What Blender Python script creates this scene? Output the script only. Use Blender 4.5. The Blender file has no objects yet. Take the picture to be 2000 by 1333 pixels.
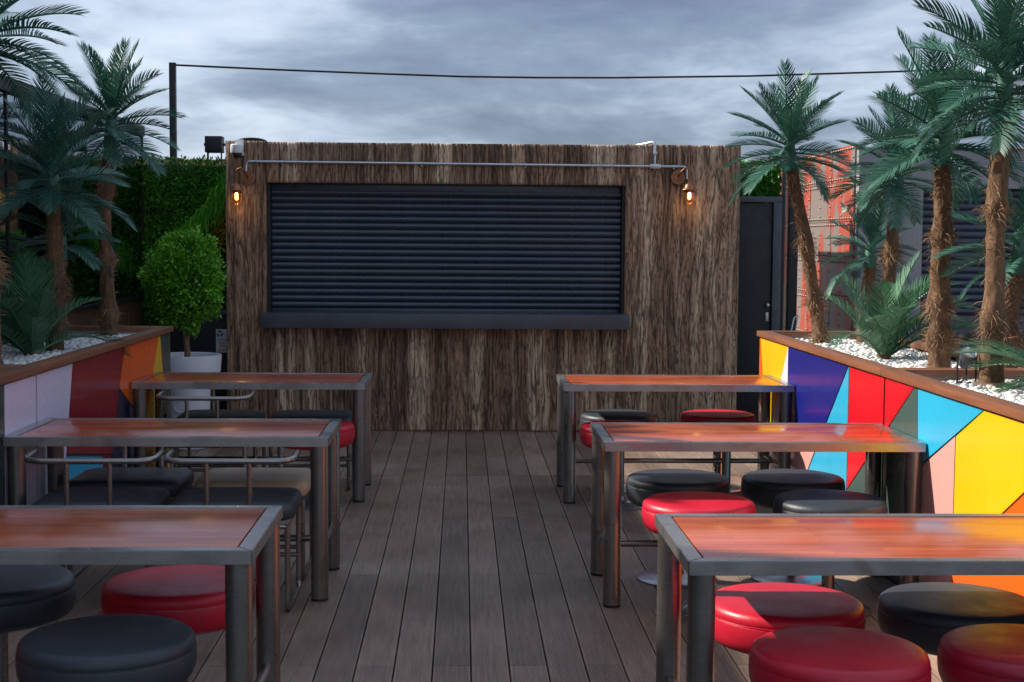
import bpy, bmesh, math, random
import numpy as np
from mathutils import Vector, Matrix, Euler

S = bpy.context.scene
COL = S.collection
R = math.radians
PI = math.pi
random.seed(7)

# ------------------------------------------------------------------ camera
cam_d = bpy.data.cameras.new('camera'); cam = bpy.data.objects.new('camera', cam_d); COL.objects.link(cam)
cam_d.sensor_width = 36.0; cam_d.lens = 50.0; cam_d.clip_start = 0.05; cam_d.clip_end = 3000
yaw, pitch, roll = R(2.0434), R(4.0114), R(0.4)
F = Vector((math.sin(yaw)*math.cos(pitch), math.cos(yaw)*math.cos(pitch), -math.sin(pitch)))
RT = Vector((math.cos(yaw), -math.sin(yaw), 0)); UP = RT.cross(F)
R2 = math.cos(roll)*RT + math.sin(roll)*UP; U2 = -math.sin(roll)*RT + math.cos(roll)*UP
cam.matrix_world = Matrix(((R2.x, U2.x, -F.x, 0), (R2.y, U2.y, -F.y, 0), (R2.z, U2.z, -F.z, 1.67), (0, 0, 0, 1)))
S.camera = cam

# ------------------------------------------------------------------ light, sky, exposure
SUN_EL, SUN_AZ = R(35.5), R(-17.0)         # light travels towards +X and a little towards the camera
sd = Vector((math.cos(SUN_EL)*math.cos(SUN_AZ), math.cos(SUN_EL)*math.sin(SUN_AZ), -math.sin(SUN_EL)))
sl = bpy.data.lights.new('sun', 'SUN'); sl.energy = 3.1; sl.angle = R(0.6); sl.color = (1.0, 0.93, 0.82)
so = bpy.data.objects.new('sun', sl); COL.objects.link(so); so.location = (-20, 0, 20)
so.rotation_euler = sd.to_track_quat('-Z', 'Y').to_euler()
S.view_settings.view_transform = 'Standard'; S.view_settings.look = 'None'
S.view_settings.gamma = 1.0; S.view_settings.exposure = 1.22

W = bpy.data.worlds.new('World'); S.world = W; W.use_nodes = True
wn = W.node_tree; wn.nodes.clear()
def N(t, ty, **kw):
    n = t.nodes.new(ty)
    for k, v in kw.items(): setattr(n, k, v)
    return n
def L(t, a, b): t.links.new(a, b)
def math_node(t, op, a, b=None, clamp=False):
    n = N(t, 'ShaderNodeMath', operation=op, use_clamp=clamp)
    for i, v in enumerate((a, b)):
        if v is None: continue
        if isinstance(v, (int, float)): n.inputs[i].default_value = v
        else: L(t, v, n.inputs[i])
    return n.outputs[0]
def ramp(t, fac, stops, interp='LINEAR'):
    n = N(t, 'ShaderNodeValToRGB'); e = n.color_ramp.elements; n.color_ramp.interpolation = interp
    while len(e) < len(stops): e.new(0.5)
    for i, (p, c) in enumerate(stops):
        e[i].position = p; e[i].color = (c[0], c[1], c[2], 1) if len(c) == 3 else c
    L(t, fac, n.inputs[0]); return n.outputs[0]
def mixc(t, fac, a, b, mode='MIX'):
    n = N(t, 'ShaderNodeMix', data_type='RGBA', blend_type=mode)
    for s, v in ((n.inputs[0], fac), (n.inputs[6], a), (n.inputs[7], b)):
        if isinstance(v, (int, float)): s.default_value = v
        elif isinstance(v, tuple): s.default_value = (v[0], v[1], v[2], 1)
        else: L(t, v, s)
    return n.outputs[2]
def noise(t, vec, scale, detail=4, rough=0.55, dist=0.0):
    n = N(t, 'ShaderNodeTexNoise'); n.inputs['Scale'].default_value = scale; n.inputs['Detail'].default_value = detail
    n.inputs['Roughness'].default_value = rough; n.inputs['Distortion'].default_value = dist
    if vec is not None: L(t, vec, n.inputs['Vector'])
    return n.outputs[0]
def mapping(t, vec, scale=(1, 1, 1), loc=(0, 0, 0), rot=(0, 0, 0)):
    n = N(t, 'ShaderNodeMapping'); n.inputs['Scale'].default_value = scale; n.inputs['Location'].default_value = loc
    n.inputs['Rotation'].default_value = rot; L(t, vec, n.inputs['Vector']); return n.outputs[0]

sky = N(wn, 'ShaderNodeTexSky', sky_type='NISHITA'); sky.sun_disc = False
sky.sun_elevation = SUN_EL; sky.sun_rotation = math.atan2(-sd.x, -sd.y)
tc = N(wn, 'ShaderNodeTexCoord')
sx = N(wn, 'ShaderNodeSeparateXYZ'); L(wn, tc.outputs['Generated'], sx.inputs[0])
den = math_node(wn, 'ADD', math_node(wn, 'MAXIMUM', sx.outputs[2], 0.0), 0.11)
cx_ = N(wn, 'ShaderNodeCombineXYZ')
L(wn, math_node(wn, 'DIVIDE', sx.outputs[0], den), cx_.inputs[0]); L(wn, math_node(wn, 'DIVIDE', sx.outputs[1], den), cx_.inputs[1])
cv = mapping(wn, cx_.outputs[0], (1.0, 0.70, 1), (7.9, 1.6, 0))
n1 = noise(wn, cv, 0.66, 6, 0.55, 0.5)
n2 = noise(wn, mapping(wn, cx_.outputs[0], (1, 0.75, 1), (1.1, 7.7, 0)), 2.2, 6, 0.55, 0.4)
cl = math_node(wn, 'ADD', math_node(wn, 'MULTIPLY', n1, 0.74), math_node(wn, 'MULTIPLY', n2, 0.26))
cloud = ramp(wn, cl, [(0.38, (0.66, 0.88, 1.40)), (0.46, (1.08, 1.38, 1.98)), (0.52, (1.80, 2.18, 2.85)), (0.58, (2.6, 3.0, 3.7)), (0.66, (3.3, 3.65, 4.3))])
wcol = mixc(wn, 0.90, sky.outputs[0], cloud)
bg = N(wn, 'ShaderNodeBackground'); bg.inputs[1].default_value = 0.1; L(wn, wcol, bg.inputs[0])
wo = N(wn, 'ShaderNodeOutputWorld'); L(wn, bg.outputs[0], wo.inputs[0])

# ------------------------------------------------------------------ pixel helper used while measuring (kept as plain numbers below)
# ------------------------------------------------------------------ materials
MATS = {}
def new_mat(name):
    m = bpy.data.materials.new(name); m.use_nodes = True; t = m.node_tree
    b = t.nodes['Principled BSDF']; MATS[name] = m
    return m, t, b
def objvec(t): return N(t, 'ShaderNodeTexCoord').outputs['Object']
def bump(t, b, h, strength=0.3, dist=0.01):
    n = N(t, 'ShaderNodeBump'); n.inputs['Strength'].default_value = strength; n.inputs['Distance'].default_value = dist
    L(t, h, n.inputs['Height']); L(t, n.outputs[0], b.inputs['Normal'])
def simple(name, col, rough=0.5, metal=0.0, var=0.15, vscale=6.0, bstr=0.0, bscale=60.0, coat=0.0, coatr=0.1, rvar=0.1, spec=0.5, world=False):
    m, t, b = new_mat(name)
    v = N(t, 'ShaderNodeNewGeometry').outputs['Position'] if world else objvec(t)
    n = noise(t, v, vscale, 5, 0.6)
    lo = tuple(c*(1-var) for c in col); hi = tuple(min(1, c*(1+var)) for c in col)
    L(t, ramp(t, n, [(0.3, lo), (0.7, hi)]), b.inputs['Base Color'])
    n2_ = noise(t, v, vscale*3.1, 4, 0.6)
    L(t, ramp(t, n2_, [(0.3, (max(0.02, rough-rvar),)*3), (0.7, (min(1, rough+rvar),)*3)]), b.inputs['Roughness'])
    b.inputs['Metallic'].default_value = metal; b.inputs['Coat Weight'].default_value = coat; b.inputs['Coat Roughness'].default_value = coatr
    b.inputs['Specular IOR Level'].default_value = spec
    if bstr: bump(t, b, noise(t, v, bscale, 3, 0.6), bstr, 0.004)
    return m

# deck boards
def deck_mat(name, smooth):
    m, t, b = new_mat(name)
    v = N(t, 'ShaderNodeNewGeometry').outputs['Position']
    oi = N(t, 'ShaderNodeObjectInfo')
    big = noise(t, v, 1.3, 5, 0.6)
    fine = noise(t, mapping(t, v, (60, 3, 60)), 1.0, 4, 0.6)
    c = ramp(t, big, [(0.3, (0.165, 0.115, 0.088)), (0.5, (0.228, 0.165, 0.128)), (0.72, (0.285, 0.218, 0.178))])
    c = mixc(t, 0.55, c, ramp(t, fine, [(0.25, (0.25, 0.25, 0.25)), (0.75, (0.8, 0.8, 0.8))]), 'OVERLAY')
    tint = ramp(t, oi.outputs['Random'], [(0.0, (0.78, 0.76, 0.76)), (0.5, (1.0, 0.99, 0.97)), (1.0, (1.2, 1.17, 1.12))])
    c = mixc(t, 1.0, c, tint, 'MULTIPLY')
    # pale scuffs and dust specks
    sc = noise(t, mapping(t, v, (5, 2.2, 1)), 2.2, 8, 0.75, 0.6)
    c = mixc(t, ramp(t, sc, [(0.60, (0, 0, 0)), (0.74, (0.5, 0.5, 0.5))]), c, (0.33, 0.31, 0.30))
    sp = N(t, 'ShaderNodeTexVoronoi'); sp.inputs['Scale'].default_value = 16; L(t, v, sp.inputs['Vector'])
    c = mixc(t, ramp(t, sp.outputs['Distance'], [(0.03, (0.6, 0.6, 0.6)), (0.07, (0, 0, 0))]), c, (0.42, 0.40, 0.38))
    if smooth:
        st = noise(t, mapping(t, v, (6, 1.0, 1)), 1.1, 5, 0.65)
        c = mixc(t, ramp(t, st, [(0.5, (0, 0, 0)), (0.75, (0.6, 0.6, 0.6))]), c, (0.10, 0.06, 0.045))
    L(t, c, b.inputs['Base Color'])
    L(t, ramp(t, big, [(0.3, (0.36,)*3), (0.7, (0.56,)*3)]), b.inputs['Roughness'])
    bump(t, b, fine, 0.25, 0.003)
    return m
deck_mat('deck_board', False); deck_mat('deck_board_smooth', True)
simple('deck_joist', (0.02, 0.018, 0.016), 0.9)
simple('paving', (0.22, 0.21, 0.20), 0.85, var=0.25, vscale=0.8, world=True)

# bark cladding: colour comes from a per-vertex bark attribute plus fine noise
m, t, b = new_mat('bark')
at = N(t, 'ShaderNodeAttribute', attribute_name='bark')
v = objvec(t)
fn = noise(t, mapping(t, v, (110, 110, 16)), 1.0, 4, 0.65)
c = mixc(t, 0.6, at.outputs['Color'], ramp(t, fn, [(0.25, (0.22,)*3), (0.75, (0.80,)*3)]), 'OVERLAY')
L(t, c, b.inputs['Base Color']); b.inputs['Roughness'].default_value = 0.72; b.inputs['Specular IOR Level'].default_value = 0.35
bump(t, b, fn, 0.5, 0.006)

simple('shutter', (0.046, 0.060, 0.088), 0.30, 0.2, 0.12, 3, rvar=0.06)
simple('charcoal_paint', (0.066, 0.076, 0.096), 0.45, 0.1, 0.2, 5, rvar=0.08, bstr=0.08, bscale=90)
simple('black_paint', (0.011, 0.012, 0.015), 0.5, 0.1, 0.2, 4)
simple('black_plastic', (0.014, 0.014, 0.016), 0.45)
simple('rubber', (0.012, 0.012, 0.012), 0.8)
simple('galvanised', (0.52, 0.55, 0.58), 0.35, 0.85, 0.12, 20)
simple('white_plastic', (0.75, 0.76, 0.78), 0.4, 0, 0.04, 8)
simple('copper', (0.30, 0.13, 0.07), 0.42, 0.85, 0.3, 18)
simple('roof_metal', (0.16, 0.17, 0.17), 0.6, 0.3)
simple('tan_wall', (0.50, 0.33, 0.17), 0.8, 0, 0.15, 2)

# brushed steel with stains
def steel(name, base, rough, stain=0.5):
    m, t, b = new_mat(name); v = N(t, 'ShaderNodeNewGeometry').outputs['Position']
    br = noise(t, mapping(t, v, (8, 60, 60)), 2.0, 4, 0.65)
    c = ramp(t, br, [(0.25, tuple(x*0.86 for x in base)), (0.75, tuple(x*1.1 for x in base))])
    st = noise(t, v, 4.0, 6, 0.6, 0.4)
    c = mixc(t, ramp(t, st, [(0.60, (0, 0, 0)), (0.72, (stain,)*3)]), c, (0.13, 0.075, 0.042))
    L(t, c, b.inputs['Base Color']); b.inputs['Metallic'].default_value = 0.85
    L(t, ramp(t, st, [(0.35, (rough-0.07,)*3), (0.7, (rough+0.14,)*3)]), b.inputs['Roughness'])
    bump(t, b, br, 0.03, 0.001)
steel('steel_frame', (0.44, 0.43, 0.42), 0.27, 0.55)
steel('steel_leg', (0.235, 0.225, 0.21), 0.30, 0.35)
steel('steel_tube', (0.30, 0.28, 0.26), 0.26, 0.3)
steel('steel_base', (0.42, 0.42, 0.43), 0.28, 0.25)

# varnished stave table top
m, t, b = new_mat('table_wood'); v = objvec(t)
oi = N(t, 'ShaderNodeObjectInfo')
va = N(t, 'ShaderNodeVectorMath', operation='ADD'); L(t, v, va.inputs[0])
cb = N(t, 'ShaderNodeCombineXYZ'); L(t, math_node(t, 'MULTIPLY', oi.outputs['Random'], 13.0), cb.inputs[0]); L(t, cb.outputs[0], va.inputs[1]); v = va.outputs[0]
br = N(t, 'ShaderNodeTexBrick'); br.offset = 0.37; br.squash = 1.0
L(t, v, br.inputs['Vector'])
br.inputs['Scale'].default_value = 1.0; br.inputs['Brick Width'].default_value = 0.42; br.inputs['Row Height'].default_value = 0.042
br.inputs['Mortar Size'].default_value = 0.0007; br.inputs['Mortar Smooth'].default_value = 0.3; br.inputs['Bias'].default_value = 0.0
br.inputs['Color1'].default_value = (0.60, 0.120, 0.030, 1); br.inputs['Color2'].default_value = (0.43, 0.072, 0.020, 1); br.inputs['Mortar'].default_value = (0.10, 0.03, 0.016, 1)
gr = noise(t, mapping(t, v, (2.2, 55, 20)), 1.6, 6, 0.65, 0.3)
c = mixc(t, 0.75, br.outputs['Color'], ramp(t, gr, [(0.25, (0.25,)*3), (0.75, (0.75,)*3)]), 'OVERLAY')
wear = noise(t, mapping(t, v, (1.4, 9, 1)), 1.5, 6, 0.62)
c = mixc(t, ramp(t, wear, [(0.52, (0, 0, 0)), (0.72, (0.42,)*3)]), c, (0.56, 0.20, 0.09))
L(t, c, b.inputs['Base Color']); b.inputs['Roughness'].default_value = 0.34
b.inputs['Specular IOR Level'].default_value = 0.15; b.inputs['Coat Weight'].default_value = 0.9; b.inputs['Coat IOR'].default_value = 1.65
L(t, ramp(t, wear, [(0.38, (0.09,)*3), (0.62, (0.26,)*3)]), b.inputs['Coat Roughness'])
gb = N(t, 'ShaderNodeBump'); gb.inputs['Strength'].default_value = 0.16; gb.inputs['Distance'].default_value = 0.002
L(t, gr, gb.inputs['Height']); L(t, gb.outputs[0], b.inputs['Normal']); L(t, gb.outputs[0], b.inputs['Coat Normal'])

# rim wood
def wood(name, a, c2, rough, axis=1, coat=0.3):
    m, t, b = new_mat(name); v = N(t, 'ShaderNodeNewGeometry').outputs['Position']
    sc = [40, 40, 40]; sc[axis] = 2.0
    g = noise(t, mapping(t, v, tuple(sc)), 1.0, 6, 0.65, 0.4)
    c = ramp(t, g, [(0.28, a), (0.72, c2)])
    k = noise(t, v, 3.0, 6, 0.7); c = mixc(t, ramp(t, k, [(0.55, (0, 0, 0)), (0.75, (0.5,)*3)]), c, (0.11, 0.05, 0.03))
    L(t, c, b.inputs['Base Color']); b.inputs['Roughness'].default_value = rough
    b.inputs['Coat Weight'].default_value = coat; b.inputs['Coat Roughness'].default_value = 0.25
    bump(t, b, g, 0.2, 0.002)
wood('rim_wood', (0.155, 0.055, 0.026), (0.30, 0.115, 0.052), 0.5, 1)
wood('rim_wood_cross', (0.155, 0.055, 0.026), (0.30, 0.115, 0.052), 0.5, 0)
wood('cabinet_wood', (0.055, 0.028, 0.016), (0.11, 0.055, 0.03), 0.5, 2)

# painted boards
def paint(name, col, rough=0.22):
    m, t, b = new_mat(name); v = N(t, 'ShaderNodeNewGeometry').outputs['Position']
    n = noise(t, v, 1.5, 4, 0.5); c = ramp(t, n, [(0.3, tuple(x*0.94 for x in col)), (0.7, tuple(min(0.92, x*1.04) for x in col))])
    w1 = noise(t, mapping(t, v, (1, 5, 26), (0, 0, 0), (R(20), 0, 0)), 2.4, 7, 0.7, 0.5); c = mixc(t, ramp(t, w1, [(0.66, (0, 0, 0)), (0.74, (0.30,)*3)]), c, (0.55, 0.52, 0.50))
    w2 = noise(t, v, 6.0, 8, 0.75); c = mixc(t, ramp(t, w2, [(0.60, (0, 0, 0)), (0.78, (0.30,)*3)]), c, (0.10, 0.08, 0.07))
    L(t, c, b.inputs['Base Color'])
    scr = noise(t, mapping(t, v, (1, 20, 9)), 2.2, 7, 0.75)
    L(t, ramp(t, scr, [(0.4, (rough-0.02,)*3), (0.75, (rough+0.10,)*3)]), b.inputs['Roughness'])
    b.inputs['Coat Weight'].default_value = 0.25; b.inputs['Coat Roughness'].default_value = 0.12
    bump(t, b, noise(t, v, 2.2, 2, 0.5), 0.04, 0.01)
PC = dict(yellow=(0.86, 0.50, 0.008), white=(0.74, 0.70, 0.76), blue=(0.012, 0.016, 0.20), cyan=(0.025, 0.42, 0.68), red=(0.68, 0.008, 0.018),
          slate=(0.055, 0.10, 0.09), pink=(0.78, 0.36, 0.32), orange=(0.88, 0.125, 0.008), lilac=(0.74, 0.68, 0.86), maroon=(0.27, 0.004, 0.016), navy=(0.014, 0.016, 0.06), darkslate=(0.045, 0.07, 0.072))
for k_, c_ in PC.items(): paint('paint_'+k_, c_)
simple('planter_board', (0.05, 0.05, 0.05), 0.7)
simple('planter_liner', (0.62, 0.60, 0.57), 0.7, 0, 0.15, 7)
m, t, b = new_mat('pebble'); v = objvec(t); g = N(t, 'ShaderNodeNewGeometry')
c = ramp(t, g.outputs['Random Per Island'], [(0.0, (0.62, 0.61, 0.60)), (0.5, (0.76, 0.755, 0.75)), (0.9, (0.82, 0.81, 0.80)), (1.0, (0.60, 0.54, 0.47))])
L(t, c, b.inputs['Base Color']); b.inputs['Roughness'].default_value = 0.6; bump(t, b, noise(t, v, 120, 3), 0.2, 0.003)
simple('soil', (0.30, 0.29, 0.28), 0.9)

# leather
def leather(name, col, rough=0.40):
    m, t, b = new_mat(name); v = objvec(t)
    n = noise(t, v, 4, 4, 0.6); L(t, ramp(t, n, [(0.3, tuple(x*0.85 for x in col)), (0.7, tuple(x*1.15 for x in col))]), b.inputs['Base Color'])
    vo = N(t, 'ShaderNodeTexVoronoi'); vo.inputs['Scale'].default_value = 320; L(t, v, vo.inputs['Vector'])
    L(t, ramp(t, noise(t, v, 9, 4, 0.6), [(0.3, (rough-0.07,)*3), (0.7, (rough+0.09,)*3)]), b.inputs['Roughness'])
    wr = noise(t, v, 14, 4, 0.6)
    h = math_node(t, 'ADD', math_node(t, 'MULTIPLY', vo.outputs['Distance'], 0.25), wr)
    sf = noise(t, mapping(t, v, (3, 9, 3)), 3.0, 7, 0.7, 0.8)
    bump(t, b, math_node(t, 'ADD', h, math_node(t, 'MULTIPLY', sf, 0.8)), 0.17, 0.007)
leather('leather_black', (0.036, 0.043, 0.054), 0.46); leather('leather_red', (0.56, 0.012, 0.035)); leather('leather_dark_red', (0.36, 0.008, 0.03)); leather('leather_beige', (0.50, 0.36, 0.23), 0.45)

# palm leaf, fibre, leaves
def leaf(name, a, c2, rough=0.4, transl=0.12, spec=0.5):
    m, t, b = new_mat(name); g = N(t, 'ShaderNodeNewGeometry'); oi = N(t, 'ShaderNodeObjectInfo')
    c = ramp(t, g.outputs['Random Per Island'], [(0.0, a), (1.0, c2)])
    c = mixc(t, 1.0, c, ramp(t, oi.outputs['Random'], [(0, (0.8,)*3), (1, (1.15,)*3)]), 'MULTIPLY')
    L(t, c, b.inputs['Base Color']); b.inputs['Roughness'].default_value = rough; b.inputs['Specular IOR Level'].default_value = spec
    tr = N(t, 'ShaderNodeBsdfTranslucent'); L(t, c, tr.inputs[0]); mx = N(t, 'ShaderNodeMixShader'); mx.inputs[0].default_value = transl
    L(t, b.outputs[0], mx.inputs[1]); L(t, tr.outputs[0], mx.inputs[2]); L(t, mx.outputs[0], t.nodes['Material Output'].inputs[0])
leaf('palm_leaf', (0.027, 0.105, 0.076), (0.062, 0.185, 0.128), 0.47, 0.14)
leaf('cycad_leaf', (0.040, 0.125, 0.062), (0.085, 0.215, 0.105), 0.4, 0.16)
leaf('hedge_leaf', (0.075, 0.29, 0.032), (0.16, 0.48, 0.06), 0.4, 0.2)
leaf('fern_leaf', (0.07, 0.34, 0.018), (0.15, 0.52, 0.04), 0.5, 0.3)
leaf('yellow_leaf', (0.38, 0.24, 0.01), (0.55, 0.38, 0.03), 0.5, 0.25)
leaf('topiary_leaf', (0.03, 0.19, 0.010), (0.21, 0.52, 0.03), 0.34, 0.25)
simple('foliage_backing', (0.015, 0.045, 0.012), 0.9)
m, t, b = new_mat('fibre'); v = objvec(t)
n = noise(t, mapping(t, v, (1, 1, 0.35)), 38, 6, 0.7, 0.6); n_b = noise(t, v, 5, 4, 0.6)
c = ramp(t, n, [(0.25, (0.065, 0.033, 0.017)), (0.55, (0.155, 0.082, 0.041)), (0.8, (0.29, 0.165, 0.085))])
c = mixc(t, 0.5, c, ramp(t, n_b, [(0.3, (0.3,)*3), (0.7, (0.75,)*3)]), 'OVERLAY')
L(t, c, b.inputs['Base Color']); b.inputs['Roughness'].default_value = 0.85; bump(t, b, n, 0.8, 0.012)
leaf('fibre_hair', (0.16, 0.085, 0.042), (0.40, 0.25, 0.14), 0.7, 0.1, 0.3)
simple('bark_small', (0.16, 0.10, 0.06), 0.85, 0, 0.3, 30, bstr=0.5, bscale=60)

# pot
simple('pot_white', (0.66, 0.68, 0.74), 0.5, 0, 0.06, 6, bstr=0.03)
# dark mirror glass
m, t, b = new_mat('dark_glass'); v = N(t, 'ShaderNodeNewGeometry').outputs['Position']
b.inputs['Base Color'].default_value = (0.30, 0.34, 0.38, 1); b.inputs['Metallic'].default_value = 1.0; b.inputs['Roughness'].default_value = 0.035
bump(t, b, noise(t, v, 1.6, 2, 0.4), 0.10, 0.05)
# lamp glass and bulb
m, t, b = new_mat('lamp_glass'); b.inputs['Base Color'].default_value = (1.0, 0.78, 0.45, 1); b.inputs['Roughness'].default_value = 0.05
b.inputs['Transmission Weight'].default_value = 1.0; b.inputs['IOR'].default_value = 1.05
m, t, b = new_mat('bulb_glow'); b.inputs['Emission Color'].default_value = (1.0, 0.52, 0.14, 1); b.inputs['Emission Strength'].default_value = 2.0; b.inputs['Base Color'].default_value = (1, 0.6, 0.2, 1)
m, t, b = new_mat('filament_glow'); b.inputs['Emission Color'].default_value = (1.0, 0.78, 0.42, 1); b.inputs['Emission Strength'].default_value = 14.0
m, t, b = new_mat('reflector'); b.inputs['Base Color'].default_value = (0.8, 0.82, 0.85, 1); b.inputs['Metallic'].default_value = 0.9; b.inputs['Roughness'].default_value = 0.25
simple('lens_yellow', (0.85, 0.55, 0.05), 0.3)

# rusty plates
m, t, b = new_mat('rusty_plate'); v = N(t, 'ShaderNodeNewGeometry').outputs['Position']
bands = noise(t, mapping(t, v, (1, 1.5, 0.30), (0, 0.4, 0)), 1.25, 4, 0.55, 0.5)
c = ramp(t, bands, [(0.43, (0.19, 0.155, 0.138)), (0.455, (0.36, 0.05, 0.02)), (0.60, (0.36, 0.045, 0.017)), (0.63, (0.20, 0.15, 0.12))])
run = noise(t, mapping(t, v, (1, 3.4, 0.5)), 1.4, 6, 0.7)
c = mixc(t, ramp(t, run, [(0.55, (0, 0, 0)), (0.78, (0.6,)*3)]), c, (0.30, 0.10, 0.045))
sp = noise(t, v, 9, 8, 0.75); c = mixc(t, ramp(t, sp, [(0.57, (0, 0, 0)), (0.70, (0.6,)*3)]), c, (0.16, 0.055, 0.03))
L(t, c, b.inputs['Base Color']); b.inputs['Roughness'].default_value = 0.55; bump(t, b, sp, 0.15, 0.006)
simple('rivet_metal', (0.30, 0.22, 0.19), 0.45, 0.5)
m, t, b = new_mat('grey_plaster'); v = N(t, 'ShaderNodeNewGeometry').outputs['Position']
n = noise(t, v, 3, 6, 0.6); L(t, ramp(t, n, [(0.3, (0.25, 0.25, 0.26)), (0.7, (0.34, 0.34, 0.35))]), b.inputs['Base Color']); b.inputs['Roughness'].default_value = 0.85
bump(t, b, noise(t, v, 28, 6, 0.7), 0.6, 0.02)
simple('terracotta', (0.30, 0.14, 0.09), 0.8, 0, 0.25, 4)
simple('stucco', (0.42, 0.40, 0.37), 0.85, 0, 0.15, 1.5)
simple('paper', (0.60, 0.60, 0.66), 0.7, 0, 0.05)
simple('ink_black', (0.012, 0.012, 0.012), 0.7); simple('ink_red', (0.5, 0.03, 0.04), 0.7); simple('ink_yellow', (0.65, 0.40, 0.03), 0.7)
simple('cable_white', (0.7, 0.7, 0.7), 0.5)

# ------------------------------------------------------------------ mesh helpers
class MB:
    def __init__(s): s.v = []; s.f = []
    def add(s, vs, fs):
        o = len(s.v); s.v += [tuple(p) for p in vs]; s.f += [tuple(i+o for i in f) for f in fs]
    def box(s, x0, x1, y0, y1, z0, z1, bev=0.0):
        bm = bmesh.new(); bmesh.ops.create_cube(bm, size=1)
        for q in bm.verts: q.co = Vector((x0+(q.co.x+.5)*(x1-x0), y0+(q.co.y+.5)*(y1-y0), z0+(q.co.z+.5)*(z1-z0)))
        if bev: bmesh.ops.bevel(bm, geom=list(bm.edges), offset=bev, segments=2, affect='EDGES', profile=0.6)
        bm.verts.index_update(); s.add([q.co for q in bm.verts], [[q.index for q in f.verts] for f in bm.faces]); bm.free(); return s
    def tube(s, pts, r, n=10, caps=True, closed=False):
        pts = [Vector(p) for p in pts]; rr = r if isinstance(r, (list, tuple)) else [r]*len(pts)
        rings = []; prev = None
        for i, p in enumerate(pts):
            a = pts[i-1] if i else (pts[-1] if closed else p); c = pts[i+1] if i+1 < len(pts) else (pts[0] if closed else p)
            d = (c-a).normalized()
            if prev is None:
                u = d.orthogonal().normalized()
            else:
                u = (prev - d*prev.dot(d)).normalized()
            prev = u; w = d.cross(u)
            rings.append([p + (u*math.cos(2*PI*k/n) + w*math.sin(2*PI*k/n))*rr[i] for k in range(n)])
        vs = [q for ring in rings for q in ring]; fs = []
        m_ = len(rings)
        for i in range(m_ if closed else m_-1):
            j = (i+1) % m_
            for k in range(n): fs.append((i*n+k, i*n+(k+1) % n, j*n+(k+1) % n, j*n+k))
        if caps and not closed: fs.append(tuple(range(n-1, -1, -1))); fs.append(tuple((m_-1)*n+k for k in range(n)))
        s.add(vs, fs); return s
    def lathe(s, prof, n=32, c=(0, 0, 0)):
        vs = []; fs = []; idx = []
        for r, z in prof:
            if r < 1e-6: idx.append([len(vs)]); vs.append((c[0], c[1], c[2]+z))
            else:
                idx.append([len(vs)+k for k in range(n)])
                vs += [(c[0]+r*math.cos(2*PI*k/n), c[1]+r*math.sin(2*PI*k/n), c[2]+z) for k in range(n)]
        for a, b_ in zip(idx, idx[1:]):
            for k in range(n):
                k2 = (k+1) % n
                if len(a) == 1 and len(b_) == 1: continue
                if len(a) == 1: fs.append((a[0], b_[k2], b_[k]))
                elif len(b_) == 1: fs.append((a[k], a[k2], b_[0]))
                else: fs.append((a[k], a[k2], b_[k2], b_[k]))
        s.add(vs, fs); return s
    def prism(s, poly, axis, a, c):     # polygon (p,q) extruded along an axis from a to c
        n = len(poly)
        def mk(p, q, w): return {'x': (w, p, q), 'y': (p, w, q), 'z': (p, q, w)}[axis]
        s.add([mk(p, q, a) for p, q in poly] + [mk(p, q, c) for p, q in poly],
              [tuple(range(n)), tuple(range(2*n-1, n-1, -1))] + [(i, n+i, n+(i+1) % n, (i+1) % n)[::-1] for i in range(n)]); return s
    def build(s, name, mat, parent=None, smooth=40, off=None):
        me = bpy.data.meshes.new(name)
        o_ = Vector(off) if off is not None else Vector((0, 0, 0))
        me.from_pydata([(p[0]-o_.x, p[1]-o_.y, p[2]-o_.z) for p in s.v], [], s.f)
        bm = bmesh.new(); bm.from_mesh(me); bmesh.ops.recalc_face_normals(bm, faces=bm.faces); bm.to_mesh(me); bm.free()
        return link(name, me, mat, parent, smooth)
def link(name, me, mat, parent=None, smooth=None):
    if smooth is not None:
        me.polygons.foreach_set('use_smooth', [True]*len(me.polygons)); me.set_sharp_from_angle(angle=R(smooth))
    if mat and not me.materials: me.materials.append(MATS[mat])
    o = bpy.data.objects.new(name, me); COL.objects.link(o)
    if parent: o.parent = parent
    return o
def tag(o, label=None, cat=None, group=None, kind=None):
    if label: o['label'] = label
    if cat: o['category'] = cat
    if group: o['group'] = group
    if kind: o['kind'] = kind
    return o
def thing(name, label, cat, loc=(0, 0, 0), rz=0, group=None):
    o = bpy.data.objects.new(name, None); COL.objects.link(o); o.location = loc; o.rotation_euler = (0, 0, rz); o.empty_display_size = 0.1
    return tag(o, label, cat, group)
def copy_tree(o, parent=None):
    c = o.copy(); COL.objects.link(c); c.parent = parent
    for ch in list(o.children): copy_tree(ch, c)
    return c
def fast_mesh(name, verts, faces_flat, nper):
    me = bpy.data.meshes.new(name); nv = len(verts); nf = len(faces_flat)//nper
    me.vertices.add(nv); me.vertices.foreach_set('co', np.asarray(verts, dtype=np.float32).ravel())
    me.loops.add(nf*nper); me.loops.foreach_set('vertex_index', np.asarray(faces_flat, dtype=np.int32))
    me.polygons.add(nf); me.polygons.foreach_set('loop_start', np.arange(0, nf*nper, nper, dtype=np.int32))
    me.update(calc_edges=True); me.validate(); return me
rng = np.random.default_rng(11)

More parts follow.
